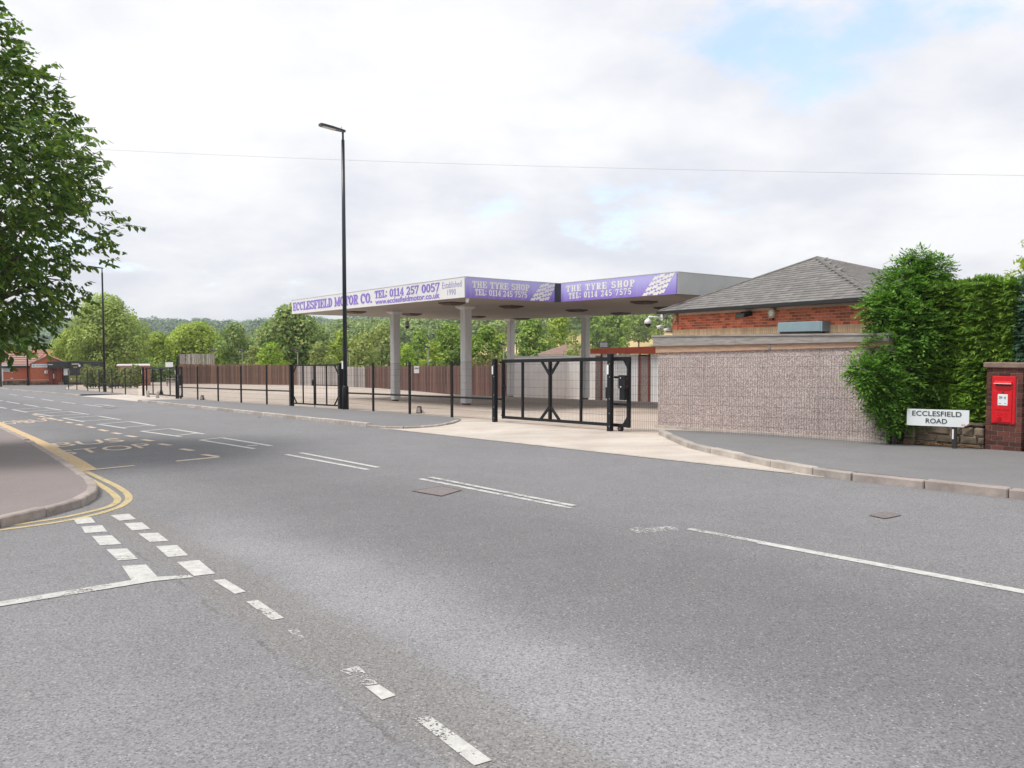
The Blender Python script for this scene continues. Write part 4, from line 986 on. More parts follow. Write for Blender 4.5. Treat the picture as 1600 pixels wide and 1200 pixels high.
# ------------------------------------------------------------------ brick office with hipped slate roof
EZ = 2.7
EL, ER = onz(1030, 487.3, EZ), onz(1367, 464.0, EZ)
e_ = (ER-EL); EW = e_.length; rz_ = math.atan2(e_.y, e_.x)
og = gz(EL.x, EL.y)
of = thing('brick_office', 'orange brick office with pyramid slate roof behind the pebbledash outbuilding', 'building', (EL.x, EL.y, og), rz_)
DEP = 5.2; ez = EZ-og; apx = 2.35
ap_w = onY(1278, 403, EL.y-1.2)
# apex in local coordinates, on the ray through the roof top
inv = Matrix.Rotation(-rz_, 3, 'Z')
best = None
for i in range(200):
    Y = 18+i*.06; q = onY(1277, 403.5, Y); l = inv @ (q-Vector((EL.x, EL.y, og)))
    if best is None or abs(l.y-DEP/2) < abs(best.y-DEP/2): best = l
apex = best
x0, x1, y0, y1 = .3, EW-.3, .3, DEP-.3
MB().box(x0+.012, x1-.012, y0+.012, y1, -.2, ez-.02).build('wall', 'brickwall', of)
# individual bricks on the face that shows above the outbuilding
bm = MB().bbox(-.107, .107, 0, .03, -.0325, .0325, .003).mesh('brick', 'brick'); bh = MB().bbox(-.051, .051, 0, .03, -.0325, .0325, .003).mesh('brick', 'brick')
core = MB().box(x0+.004, x1-.004, y0+.006, y0+.011, 1.9-og, ez-.03).build('mortar_bed', 'mortar', of)
z = 2.115-og+.0375; row = 0
while z < ez-.1:
    x = x0+.11+(.1125 if row % 2 else 0)
    if row % 2: mk('brick', bh, of, None, (x0+.055, y0, z))
    while x < x1-.1:
        mk('brick', bm, of, None, (x, y0+rnd.uniform(-.002, .002), z)); x += .225
    z += .075; row += 1
sm_ = MB().bbox(-.0325, .0325, 0, .03, -.09, .09, .003).mesh('soldier_brick', 'soldier')
x = x0+.04
while x < x1: mk('soldier_brick', sm_, of, None, (x, y0-.004, 2.02-og)); x += .075
MB().box(.05, EW-.05, .04, DEP-.04, ez-.07, ez-.03).build('eaves_soffit', 'gutter', of)
rp = [Vector((0, 0, ez)), Vector((EW, 0, ez)), Vector((EW, DEP, ez)), Vector((0, DEP, ez))]
m = MB(); m.add(rp+[apex], [(0, 1, 4), (1, 2, 4), (2, 3, 4), (3, 0, 4), (3, 2, 1, 0)]); roof = m.build('roof', 'slate_base', of)
def slates(a, b, c, lim, w_=.27, h_=.135):
    """overlapping slates on the triangle a,b (eaves) - c (apex)"""
    u = (b-a).normalized(); L = (b-a).length; foot = a+u*((c-a).dot(u)); v = (c-foot).normalized(); Hs = (c-foot).length; k0 = (c-a).dot(u); nn = u.cross(v).normalized()
    base = MB().add([(-w_/2+.004, -.02, .004), (w_/2-.004, -.02, .004), (w_/2-.004, h_*1.25, .0), (-w_/2+.004, h_*1.25, .0), (-w_/2+.004, -.02, .024), (w_/2-.004, -.02, .024), (w_/2-.004, h_*1.25, .008), (-w_/2+.004, h_*1.25, .008)],
                    [(0, 3, 2, 1), (4, 5, 6, 7), (0, 1, 5, 4), (1, 2, 6, 5), (2, 3, 7, 6), (3, 0, 4, 7)])
    me = base.mesh('slate', 'slate'); rest = MB(); Mr = Matrix((u, v, nn)).transposed(); cnt = 0; y = 0; r_ = 0
    while y < Hs-.05:
        f = y/Hs; xa, xb = k0*f, L-(L-k0)*f
        x = xa+(.5 if r_ % 2 else 1.0)*w_*.5
        while x < xb:
            P = a+u*x+v*(y+rnd.uniform(-.008, .008))+nn*.006
            tilt = Mr.to_4x4() @ Matrix.Rotation(rnd.uniform(-.02, .02), 4, 'Z') @ Matrix.Rotation(rnd.uniform(-.012, .012), 4, 'X')
            tilt.translation = P
            if cnt < lim:
                o = mk('slate', me, roof); o.matrix_basis = tilt
            else: rest.add([tilt @ Vector(q) for q in base.v], base.f)
            cnt += 1; x += w_
        y += h_; r_ += 1
    if rest.v: rest.build('slates', 'slate', roof, kind='stuff')
slates(rp[0], rp[1], apex, 290, .29, .15); slates(rp[1], rp[2], apex, 0, .29, .15)
for q in rp[:3]: MB().tube([q+Vector((0, 0, .02)), apex+Vector((0, 0, .02))], .045, 6).build('hip_tile_run', 'slate', of)
for a, b in ((rp[0], rp[1]), (rp[1], rp[2]), (rp[3], rp[0])):
    dv_ = (b-a).normalized(); nn = Vector((dv_.y, -dv_.x, 0)); m = MB()
    m.bar(a+nn*.05+Vector((0, 0, -.035)), b+nn*.05+Vector((0, 0, -.035)), .11, .085); m.build('gutter', 'gutter', of)
# fittings on the wall (own things)
def wl(px, py, off=0.0):
    """world point on the office wall plane under a picture point"""
    n_w = Vector((math.sin(rz_), -math.cos(rz_), 0)); p0 = Vector(of.location)+Matrix.Rotation(rz_, 3, 'Z') @ Vector((0, y0, 0)); d = ray(px, py)
    k_ = (p0-Vector((0, 0, EYE))).dot(n_w)/d.dot(n_w); return Vector((0, 0, EYE))+d*k_+n_w*off
root = thing('wall_floodlight', 'dark wide floodlight fixed to the brick wall under the gutter', 'floodlight', wl(1169, 491), rz_)
m = MB(); m.add([(-.19, -.3, -.10), (.19, -.3, -.10), (.19, -.02, -.04), (-.19, -.02, -.04), (-.17, -.28, .02), (.17, -.28, .02), (.16, -.04, .08), (-.16, -.04, .08)], [(0, 3, 2, 1), (4, 5, 6, 7), (0, 1, 5, 4), (1, 2, 6, 5), (2, 3, 7, 6), (3, 0, 4, 7)]); m.build('housing', 'shopblack', root)
m = MB(); m.add([(-.16, -.302, -.085), (.16, -.302, -.085), (.14, -.266, .005), (-.14, -.266, .005)], [(0, 1, 2, 3)]); g_ = m.build('glass', 'shopblack', root)
for v in g_.data.vertices: v.co.y -= .01
MB().box(-.05, .05, -.04, .03, -.04, .04).build('bracket', 'steel', root)
root = thing('alarm_box', 'cream hexagonal alarm box on the brick wall', 'alarm box', wl(1208, 489), rz_)
m = MB(); hx = [(.15*math.cos(R(60*i)), .15*math.sin(R(60*i))) for i in range(6)]
m.add([(x, -.07, z) for x, z in hx]+[(x*1.06, 0.01, z*1.06) for x, z in hx], [tuple(range(6)), tuple(range(11, 5, -1))]+[(i, 6+i, 6+(i+1) % 6, (i+1) % 6) for i in range(6)]); m.build('case', 'soldier', root)
m = MB(); m.add([(x*.62, -.078, z*.62) for x, z in hx], [tuple(range(6))]); m.build('face_plate', 'sign', root)
MB().box(-.06, .06, -.08, -.02, -.19, -.145).build('beacon', 'darkglass', root)
pA, pB = wl(1227, 512), wl(1297, 511); root = thing('shutter_box', 'pale blue metal shutter box on the wall above the outbuilding roof', 'shutter box', pA, rz_)
w2 = (pB-pA).length; m = MB(); m.bbox(0, w2-.06, -.26, .0, -.12, .13, .012); m.build('case', 'bluegrey', root)
m = MB(); m.box(w2-.058, w2, -.25, .0, -.12, .125); m.build('end_cap', 'bluegrey', root); m = MB(); m.box(.02, w2-.08, -.2, -.08, -.17, -.122); m.build('slot', 'shopblack', root)
root = thing('bracket_camera', 'white dome camera on a bracket at the brick corner', 'camera', wl(1036, 496), rz_)
m = MB(); m.box(-.06, .06, -.06, 0, -.1, .1); m.build('wall_plate', 'white', root)
m = MB(); m.tube([(0, -.05, -.02), (-.12, -.25, .02), (-.22, -.38, .03), (-.25, -.41, -.04)], .03, 8); m.build('arm', 'white', root, True)
m = MB(); m.tube([(-.25, -.41, -.03), (-.25, -.41, -.1), (-.25, -.41, -.2)], [.04, .11, .125], 14); m.build('housing', 'white', root, True)
m = MB(); m.tube([(-.25, -.41, -.2), (-.25, -.41, -.26), (-.25, -.41, -.32)], [.105, .09, .02], 14); m.build('dome', 'darkglass', root, True)
for px, py, sg, lb in ((1036, 510.5, -1, 'round white camera low on the brick corner'), (1047, 515, -1, 'small white bullet camera just above the grey fascia')):
    root = thing('bullet_camera', lb, 'camera', wl(px, py), rz_)
    m = MB(); m.tube([(0, 0, 0), (0, -.05, .0)], .05, 10); m.build('mount', 'white', root); m = MB(); m.tube([(0.03, -.04, .03), (-.06, -.2, -.03)], [.045, .055], 12); b_ = m.build('body', 'white', root, True)
    m = MB(); m.tube([(-.06, -.2, -.03), (-.068, -.215, -.036)], .042, 12); m.build('lens', 'darkglass', b_)
root = thing('wall_lamp', 'small orange sounder box on the brick wall', 'sounder', wl(1057, 497), rz_)
MB().bbox(-.06, .06, -.08, 0, -.09, .09, .012).build('case', 'soldier', root); MB().box(-.05, .05, -.075, -.01, .091, .12).build('lid', 'timber_tan', root); MB().bar((.09, -.006, .2), (.09, -.006, -.42), .012, .012).build('cable', 'shopblack', root)

# ------------------------------------------------------------------ garage block and yard wall at the back
ga = onY(928, 626, 47.0); rzg = math.atan2(-1.0, 2.75); gk = ga.y/37.4; gc, gs = math.cos(rzg), math.sin(rzg)
ra = ray(1027, 580); ra = ra.x/ra.y; gw = (ra*ga.y-ga.x)/(gc-ra*gs)/gk
gr = thing('garage_block', 'garage block with red-brown timber trim and white ribbed doors', 'building', ga, rzg); gr.scale = (gk, gk, gk)
sc_ = gw/99.0; X = lambda px: (px-928)*sc_; hgt = lambda py, px: (626-py)*37.4/F
W2 = gw+3.2
MB().box(.12, W2, .12, 5.5, -.2, 2.1).build('wall', 'pebpier', gr)
doors = [(940, 999), (1015, 1075)]
for a, b in doors:
    n = 14; x0_, x1_ = X(a)+.04, X(b)-.04; m = MB(); st_ = (x1_-x0_)/n
    for i in range(n): m.box(x0_+i*st_, x0_+(i+1)*st_-.012, .03, .07, .0, 2.17)
    m.box(x0_, x1_, .07, .1, 0, 2.17); dr = m.build('garage_door', 'door_white', gr)
    MB().box((x0_+x1_)/2-.06, (x0_+x1_)/2+.06, .0, .028, .85, .9).build('handle', 'steel', dr)
    for x in (a-1.5, b): MB().box(X(x), X(x+1.5)+.02, -.02, .09, -.05, 2.2).build('door_frame', 'redwood', gr)
for a, b in ((930, 938.5), (1000.8, 1013)): MB().box(X(a), X(b), .0, .11, -.1, 2.1).build('pier', 'pebpier', gr)
def raked(y0_, y1_, z00, z01, z10, z11, xa, xb, mat, nm):
    m = MB(); q = [(xa, z00), (xb, z10), (xb, z11), (xa, z01)]
    m.add([(x, y0_, z) for x, z in q]+[(x, y1_, z) for x, z in q], [(0, 1, 2, 3), (7, 6, 5, 4), (0, 4, 5, 1), (1, 5, 6, 2), (2, 6, 7, 3), (3, 7, 4, 0)]); m.build(nm, mat, gr)
raked(-.03, .1, 2.2, 2.32, 2.2, 2.42, X(930), W2, 'redwood', 'lintel_board')
raked(-.16, .1, 2.19, 2.43, 2.21, 2.66, -.15, W2*.95, 'redwood', 'fascia_board')
raked(.1, 5.6, 2.2, 2.4, 2.3, 2.62, -.1, W2, 'felt', 'flat_roof')
MB().box(X(966), X(968), -.19, -.16, 2.15, 2.21).build('lamp', 'white', gr)
# white rendered wall
wa, wb = onY(796, 619.3, 50.5), onY(885, 617, 52.5); wc = wb+Vector((4.2, -1.6, 0)); wh = (619.3-556.5)*wa.y/F
root = thing('rendered_wall', 'white rendered yard wall with inner corner behind the canopy', 'wall', wa)
for p, q, nm in ((wa, wb, 'wall_leaf'), (wb, wc, 'wall_leaf')):
    d = q-p; d.z = 0; L = d.length; u = d/L; nn = Vector((-u.y, u.x, 0))
    def bx(m, z0_, z1_, o0, o1, e=0):
        q_ = [p-u*e+nn*o0, p+u*(L+e)+nn*o0, p+u*(L+e)+nn*o1, p-u*e+nn*o1]; m.prism([((v-wa).x, (v-wa).y) for v in q_], z0_, z1_); return m
    z0_ = (min(p.z, q.z)-wa.z)
    bx(MB(), -.3+z0_, wh-.08, 0.005 if p is wb else 0, .2).build(nm, 'render_white', root); bx(MB(), wh-.077, wh, -.03, .23, .02 if p is wa else 0).build('coping', 'fascia_grey', root)
p = onY(943, 543, ga.y+1.4); root = thing('garage_floodlight', 'grey floodlight standing on the garage roof edge', 'floodlight', p)
MB().box(-.28, .28, -.05, .05, -.02, .34).build('housing', 'shopblack', root); MB().box(-.24, .24, -.062, -.051, .02, .3).build('glass', 'steel', root); MB().bar((.2, .03, 0), (.2, .03, -.5), .05, .05).build('stem', 'steel', root)

# ------------------------------------------------------------------ wooden fences at the back of the yard
def board_fence(label, pts, mat, bw=.15):
    """pts: (px, y_bottom, y_top, depth) along the run"""
    P = []
    for px, yb, yt, Y in pts: b = onY(px, yb, Y); t_ = onY(px, yt, Y); P.append((b, t_.z-b.z))
    root = thing('board_fence', label, 'fence', P[0][0], 0, 'tall board fences at the back of the yard'); c = P[0][0]
    base = MB(); base.box(-bw/2+.006, bw/2-.006, -.011, .011, -.35, 1.0); me = base.mesh('board', mat)
    tot = 0
    for (a, ha), (b, hb) in zip(P, P[1:]):
        d = b-a; L = math.hypot(d.x, d.y); n = int(L/bw); an = math.atan2(d.y, d.x)
        for i in range(n):
            k_ = (i+.5)/n; p = a.lerp(b, k_)-c; hh = lerp(ha, hb, k_)+rnd.uniform(-.03, .03)
            o = mk('board', me, root, None, p+Vector((math.sin(an), -math.cos(an), 0))*rnd.uniform(-.008, .008), (rnd.uniform(-.006, .006), rnd.uniform(-.008, .008), an)); o.scale = (1, 1, hh); tot += 1
        for z in (.35, .9):
            nn = Vector((-math.sin(an), math.cos(an), 0))*.05
            MB().bar(a-c+nn+Vector((0, 0, z*ha/1.2)), b-c+nn+Vector((0, 0, z*hb/1.2)), .05, .08).build('rail', mat, root)
    return tot
board_fence('brown board fence behind the forecourt nearest the far gate', [(280, 597.5, 568.5, 84), (330, 597.3, 569.5, 84), (390, 599, 569.5, 81), (464, 602, 570, 76)], 'wood_brown', .18)
board_fence('silver grey weathered board fence seen through the double-leaf gate', [(464, 602.3, 571.5, 75.5), (532, 606, 573, 71), (571, 608, 573.5, 67.5)], 'wood_grey', .16)
board_fence('dark red-brown board fence behind the canopy columns', [(571, 608, 572.5, 67.3), (650, 609.5, 572, 62.5), (720, 611, 571.5, 59), (800, 613, 571, 56)], 'wood_red', .16)
p = onY(281, 569, 88); root = thing('slatted_screen', 'pale grey slatted screen rising above the brown fence', 'screen', (p.x, p.y, p.z-2.2))
k_ = 88/F; x = 0; h0 = 2.2
for i, (xa, xb) in enumerate([(0, 8)]+[(10+3.2*j, 12.6+3.2*j) for j in range(14)]): MB().box(xa*k_, xb*k_, 0, .03, h0-.2, h0+16*k_+rnd.uniform(-.03, .03)).build('slat', 'wood_grey', root)
MB().box(0, 55*k_, .032, .08, h0-2.6, h0-.6).build('lower_panel', 'wood_grey', root)
for z in (.1, .75): MB().box(0, 55*k_, .031, .07, h0+z, h0+z+.08).build('rail', 'wood_grey', root)
# floodlight poles behind the fence
for px, py, Y, lb in ((334, 549, 92, 'behind the pale slatted screen'), (379, 549, 90, 'behind the brown fence'), (465, 550, 82, 'in front of the big sycamore'), (546, 550, 78, 'just right of the tall lamp, behind the grey fence'), (669, 544, 72, 'between the two front columns'), (787, 540, 64, 'beside the rear column above the red-brown fence')):
    p = onY(px, py, Y); g_ = terr(p.x, p.y); h = p.z-g_
    root = thing('floodlight_pole', 'slim grey floodlight pole '+lb, 'floodlight', (p.x, p.y, g_), 0, 'floodlight poles behind the fences')
    MB().tube([(0, 0, -.3), (0, 0, h)], .05, 8).build('pole', 'steel', root); m = MB(); m.bbox(-.38, .1, -.3, .3, h-.0, h+.14, .02); hd = m.build('head', 'shopblack', root)
    for v in hd.data.vertices: v.co.z += (-v.co.x)*.45
    m = MB(); m.box(-.34, .06, -.26, .26, h-.03, h-.008); gl = m.build('glass', 'lens', hd)
    for v in gl.data.vertices: v.co.z += (-v.co.x)*.45

# ------------------------------------------------------------------ post box pillar, stone wall, street sign
pc = G3(5.335, 14.45, .045)
pl = thing('brick_pillar', 'dark red brick pillar with stone cap holding the post box', 'pillar', pc, RZ)
hw, dp, HP = .272, .36, 1.36
MB().box(-hw+.012, hw-.012, .012, dp-.012, -.2, HP).build('mortar_core', 'pmortar', pl)
co_h = HP/17; bxw = .178
def pb(x0_, x1_, y0_, y1_, z0_, z1_): MB().bbox(x0_, x1_, y0_, y1_, z0_, z1_, .004).build('brick', 'pbrick', pl)
for c in range(17):
    z0_, z1_ = c*co_h+.005, (c+1)*co_h-.005
    if c == 0: z0_ = -.15
    inbox = .44 < (c+.5)*co_h < 1.22
    cutsx = [-hw, -.09, .09, hw] if c % 2 else [-hw, -.18, .0, .18, hw]
    if inbox: segs = [(-hw, -bxw-.01), (bxw+.01, hw)]
    else: segs = list(zip(cutsx, cutsx[1:]))
    for a, b in segs: pb(a+(.005 if a > -hw else 0), b-(.005 if b < hw else 0), 0, .1, z0_, z1_)
    ycuts = [.1, .3, dp] if c % 2 else [.1, .2, dp]
    for a, b in zip(ycuts, ycuts[1:]): pb(hw-.1, hw, a+.008, b, z0_, z1_); pb(-hw, -hw+.1, a+.008, b, z0_, z1_)
MB().bbox(-hw-.04, hw+.04, -.045, dp+.04, HP+.002, HP+.09, .012).build('cap_stone', 'cap', pl)
bxr = thing('post_box', 'red wall post box set in the dark brick pillar', 'post box', Vector(pc), RZ)
zb, zt = .44, 1.225
MB().bbox(-bxw, bxw, -.03, .2, zb, zt, .012).build('body', 'red', bxr)
MB().bbox(-.135, .135, -.046, -.0305, zb+.03, zt-.24, .006).build('door', 'red', bxr)
m = MB(); m.add([(-.135, -.031, 1.12), (.135, -.031, 1.12), (.135, -.085, 1.10), (-.135, -.085, 1.10), (-.125, -.031, 1.145), (.125, -.031, 1.145), (.12, -.075, 1.115), (-.12, -.075, 1.115)], [(0, 3, 2, 1), (4, 5, 6, 7), (0, 1, 5, 4), (1, 2, 6, 5), (2, 3, 7, 6), (3, 0, 4, 7)]); m.build('slot_hood', 'red', bxr)
MB().box(-.115, .115, -.036, -.0305, 1.065, 1.1).build('slot', 'ltr_black', bxr); MB().box(-.13, .13, -.046, -.031, 1.03, 1.045).build('rib', 'red', bxr); MB().box(-.14, .14, -.038, -.031, .985, .997).build('rib', 'red', bxr)
npl = MB().bbox(-.075, .075, -.054, -.0465, .745, .93, .004).build('collection_plate', 'sign', bxr)
for i, (a, b, z) in enumerate(((-.055, -.005, .885), (.02, .05, .885), (-.055, .0, .875), (.02, .05, .87), (-.055, -.01, .855), (.02, .045, .855), (-.055, -.02, .775), (.03, .05, .78))): MB().box(a, b, -.0565, -.0545, z, z+.006).build('print_line', 'ltr_black', npl)
MB().tube([(0, -.046, .965), (0, -.052, .965)], .016, 12).build('lock', 'shopblack', bxr)
def raised(txt, x0_, x1_, z0_, z1_, bold=.01):
    t_ = text_rect('royal_cipher', bxr, txt, (0, -.0465, 0), (1, 0, 0), (0, 0, 1), (0, -1, 0), x0_, x1_, z0_, z1_, 'red', 'font', bold)
    me_ = t_.data
    import bmesh
    bm_ = bmesh.new(); bm_.from_mesh(me_); r_ = bmesh.ops.extrude_face_region(bm_, geom=bm_.faces[:])
    for v in r_['geom']:
        if isinstance(v, bmesh.types.BMVert): v.co.y += .006
    bm_.to_mesh(me_); bm_.free()
raised('E', -.085, -.02, .545, .64); raised('R', .02, .085, .545, .64); raised('II', -.012, .012, .575, .61)
MB().tube([(-.05, -.047, .535), (-.05, -.07, .53)], [.034, .03], 12).build('handle', 'red', bxr); raised('POST OFFICE', -.1, .1, .665, .69, .02)
raised('POST OFFICE', -.1, .1, .995, 1.022, .02)

def stone_wall(label, s0, s1, t0, H, seed):
    r_ = random.Random(seed); L = s0-s1
    root = thing('stone_wall', label, 'wall', G3(s0, t0, .02), RZ)
    drop = gst(s1, t0)-gst(s0, t0)
    MB().box(.02, L-.02, .04, .32, -.2, H*.86).build('mortar_core', 'pmortar', root)
    z = -.05; row = 0
    while z < H-.05:
        hh = r_.uniform(.12, .2); x = 0; hh = min(hh, H-z)
        while x < L-.05:
            ww = min(r_.uniform(.18, .42), L-x)
            m = MB(); j = lambda a=.012: r_.uniform(-a, a)
            m.bbox(x+.008, x+ww-.008, r_.uniform(-.03, .02), .3+j(), z+.008+drop*x/L, z+hh-.008+drop*x/L+j(), r_.uniform(.015, .03))
            m.v = [(a+j(.008), b+j(.01), c+j(.008)) for a, b, c in m.v]
            m.build('stone', 'stone', root); x += ww
        z += hh; row += 1
stone_wall('low dark sandstone wall behind the street name sign', 7.0, 5.64, 14.5, .46, 3)
stone_wall('low sandstone wall on the far side of the post box pillar', 4.98, .5, 14.5, .5, 5)
# small upright stones at the wall end
root = thing('stone_gate_stub', 'short pale-edged stone stub at the left end of the low wall', 'stone post', G3(6.83, 14.40, .04), RZ)
for i, (z0_, z1_) in enumerate(((-.1, .12), (.13, .32), (.33, .5))): MB().bbox(-.1+.01*i, .1-.005*i, -.05, .06, z0_, z1_, .02).build('stone', 'stone', root)
sgA, sgB = onY(1417, 664, 13.9), onY(1514, 668, 13.25)
d_ = sgB-sgA; u = d_.normalized(); SW = d_.length; hgt_ = .285
rs = math.atan2(d_.y, d_.x)
sgl = (sgA+sgB)/2; gb2 = gz(sgl.x, sgl.y)+.06
sg = thing('street_sign', 'white street name sign reading ECCLESFIELD ROAD on a low black post', 'street sign', (sgl.x, sgl.y, gb2), rs)
z0_ = sgl.z-gb2; tl = d_.z/SW
def sp_(x, z, y=0): return (x, y, z0_+z+x*tl)
q = [(-SW/2, 0), (SW/2-.08, 0), (SW/2, .065), (SW/2, hgt_), (-SW/2, hgt_)]
m = MB(); n = len(q); m.add([sp_(x, z, -.012) for x, z in q]+[sp_(x, z, .012) for x, z in q], [tuple(range(n)), tuple(range(2*n-1, n-1, -1))]+[(i, n+i, n+(i+1) % n, (i+1) % n) for i in range(n)]); plate = m.build('plate', 'sign', sg)
U_ = Vector((1, 0, tl))
text_rect('lettering', plate, 'ECCLESFIELD', sp_(-SW/2, 0, -.013), U_, (0, 0, 1), (0, -1, 0), .09*SW, .885*SW, .60*hgt_, .90*hgt_, 'ltr_black', 'font', .008)
text_rect('lettering', plate, 'ROAD', sp_(-SW/2, 0, -.013), U_, (0, 0, 1), (0, -1, 0), .315*SW, .66*SW, .165*hgt_, .46*hgt_, 'ltr_black', 'font', .008)
text_rect('district_lettering', plate, 'S5', sp_(-SW/2, 0, -.013), U_, (0, 0, 1), (0, -1, 0), .885*SW, .945*SW, .07*hgt_, .19*hgt_, 'ltr_red', 'font', .0)
for x in (SW*.27,):
    m = MB(); m.bbox(x-.035, x+.035, .013, .06, -.25, z0_+.2, .008); po = m.build('post', 'shopblack', sg)
    if x > 0: m = MB(); m.box(x-.03, x-.005, .003, .0125, z0_-.2, z0_-.035); m.build('reflector', 'white', po)
m = MB()
for i in range(420):
    s_ = rnd.uniform(5.65, 7.1); t_ = 14.46-abs(rnd.gauss(0, .07))
    if rnd.random() < .25: s_ = rnd.gauss(6.8, .12)
    p = G3(s_, t_, .06+rnd.random()*.02); a_ = rnd.uniform(0, 6.3); l_ = rnd.uniform(.012, .035); dx, dy = math.cos(a_)*l_, math.sin(a_)*l_
    m.face([p+Vector((dx, dy, rnd.uniform(0, .02))), p+Vector((-dy*.5, dx*.5, 0)), p-Vector((dx, dy, -rnd.uniform(0, .015))), p+Vector((dy*.5, -dx*.5, .004))])
lt = m.build('leaf_litter', 'litter', None, kind='stuff'); lt['label'] = 'dry orange leaves along the foot of the stone wall'

p = onY(651, 583, 62.2); root = thing('fence_notice', 'small white notice fixed to the red-brown fence between the columns', 'notice', p)
MB().box(-.2, .2, -.03, .0, -.0, .55).build('plate', 'white', root); MB().box(-.15, .15, -.036, -.031, .35, .42).build('print', 'ltr_black', root)

# ------------------------------------------------------------------ shop and house beyond the far end of the fence
BY = 82.0; k_ = BY/F
bl0 = onY(50, 603.5, BY); 
def bx_(px): return (px-50)*k_
def bz(py): return (603.5-py)*k_
def rect(m, x0_, x1_, y0_, y1_, z0_, z1_): return m.box(bx_(x0_), bx_(x1_), y0_, y1_, bz(z0_), bz(z1_))
sh = thing('brick_shop', 'orange brick shop with front gable and pinkish tiled roof at the road bend', 'building', bl0, R(30)); sh.scale = (.865, 1, 1)
rect(MB(), 5, 47.6, .0, 6, 612, 571).build('wall', 'brick_far', sh)
m = MB(); q = [(48, 612), (97, 612), (97, 565), (76, 556.5), (48, 569)]
m.add([(bx_(a), -.6, bz(b)) for a, b in q]+[(bx_(a), 6, bz(b)) for a, b in q], [tuple(range(5)), tuple(range(9, 4, -1))]+[(i, 5+i, 5+(i+1) % 5, (i+1) % 5) for i in range(5)]); m.build('gable_wall', 'brick_far', sh)
m = MB(); m.add([(bx_(3), -.25, bz(571)), (bx_(49), -.25, bz(571)), (bx_(72), 4.5, bz(551)), (bx_(14), 4.5, bz(551)), (bx_(14), 4.5, bz(553)), (bx_(72), 4.5, bz(553)), (bx_(49), -.25, bz(572.5)), (bx_(3), -.25, bz(572.5))],
               [(0, 1, 2, 3), (7, 6, 1, 0), (4, 5, 6, 7), (3, 2, 5, 4), (0, 3, 4, 7), (1, 6, 5, 2)]); rf = m.build('roof', 'tile_pink', sh)
for i in range(6):
    f = (i+.5)/6; MB().bar((bx_(lerp(3, 14, f)), lerp(-.25, 4.5, f)-.03, bz(lerp(571, 551, f))+.05), (bx_(lerp(49, 72, f)), lerp(-.25, 4.5, f)-.03, bz(lerp(571, 551, f))+.05), .1, .06).build('tile_course', 'tile_pink', rf)
for a, b, c, d in ((47, 569.5, 76, 556), (76, 556, 99, 565.5)):
    m = MB(); m.add([(bx_(a), -.75, bz(b)), (bx_(c), -.75, bz(d)), (bx_(c), 6, bz(d)), (bx_(a), 6, bz(b)), (bx_(a), -.75, bz(b-1.6)), (bx_(c), -.75, bz(d-1.6)), (bx_(c), 6, bz(d-1.6)), (bx_(a), 6, bz(b-1.6))], [(0, 3, 2, 1), (4, 5, 6, 7), (0, 1, 5, 4), (1, 2, 6, 5), (2, 3, 7, 6), (3, 0, 4, 7)]); m.build('gable_roof', 'tile_pink', sh)
rect(MB(), 4, 47.5, -.32, -.02, 574.3, 571.2).build('gutter_board', 'shopblack', sh)
rect(MB(), 3, 18, -.34, -.03, 571.4, 569).build('white_fascia', 'white', sh)
rect(MB(), 3.5, 6.5, -.1, .0, 606, 572).build('white_downpipe', 'white', sh)
wn = rect(MB(), 7, 18, -.06, .02, 580, 573).build('window', 'white', sh); rect(MB(), 8, 17, -.07, -.062, 579.4, 573.8).build('pane', 'steel', wn)
sb = rect(MB(), 50.5, 75.5, -.68, -.61, 574, 568.6).build('shop_sign', 'white', sh)
rect(MB(), 52.5, 55, -.69, -.682, 572.6, 570.3).build('emblem', 'lime', sb)
for i in range(9): rect(MB(), 57+i*1.9, 58.3+i*1.9, -.69, -.682, 571.9, 570.9).build('lettering', 'lf_grass', sb)
rect(MB(), 48.5, 77, -.63, -.605, 594, 593).build('brick_band', 'mortar', sh); rect(MB(), 7, 47, -.03, -.005, 593.4, 592.4).build('brick_band', 'mortar', sh)
root = MB(); r2 = random.Random(4)
for (a, b, y0_, ytop) in ((5, 47.2, -.12, 594.5), (48, 77, -.74, 597)):
    x = a
    while x < b-.5:
        w_ = min(r2.uniform(3, 6), b-x)
        for j in range(3):
            z_ = 607-j*(607-ytop)/3; rect(MB(), x+.1, x+w_-.1, y0_+r2.uniform(-.03, .03), y0_+.1, z_-.1, z_-(607-ytop)/3+.15).build('base_stone', 'stone', sh)
        x += w_
al = rect(MB(), 70, 75, -.85, -.62, 583.5, 579).build('satellite_box', 'white', sh); rect(MB(), 72.3, 74, -.87, -.852, 582.5, 580.5).build('speaker_hole', 'ltr_black', al)
rect(MB(), 18, 20.5, -.3, -.02, 581.5, 578).build('alarm_box', 'white', sh); rect(MB(), 17.5, 21.5, -.14, -.01, 591, 590).build('sill', 'white', sh)
# doorway with maroon piers and black canopy
for a, b in ((77.5, 83), (86, 88.5), (95.5, 97)): rect(MB(), a, b, -.95, -.5, 607.5, 577).build('door_pier', 'maroon', sh)
rect(MB(), 83, 95.5, -.52, -.48, 607, 577).build('doorway', 'shopblack', sh); rect(MB(), 84, 85, -.97, -.955, 592, 584).build('notice', 'white', sh); rect(MB(), 90, 94, -.55, -.525, 600, 580).build('glass_door', 'steel', sh)
rect(MB(), 75, 108, -1.5, .0, 575.5, 565).build('canopy_fascia', 'shopblack', sh)
rect(MB(), 76.5, 83.5, -1.52, -1.505, 570, 569).build('lettering', 'white', sh)
rect(MB(), 91.5, 99.5, -1.6, -1.0, 609, 597.5).build('stone_pier', 'stone', sh)
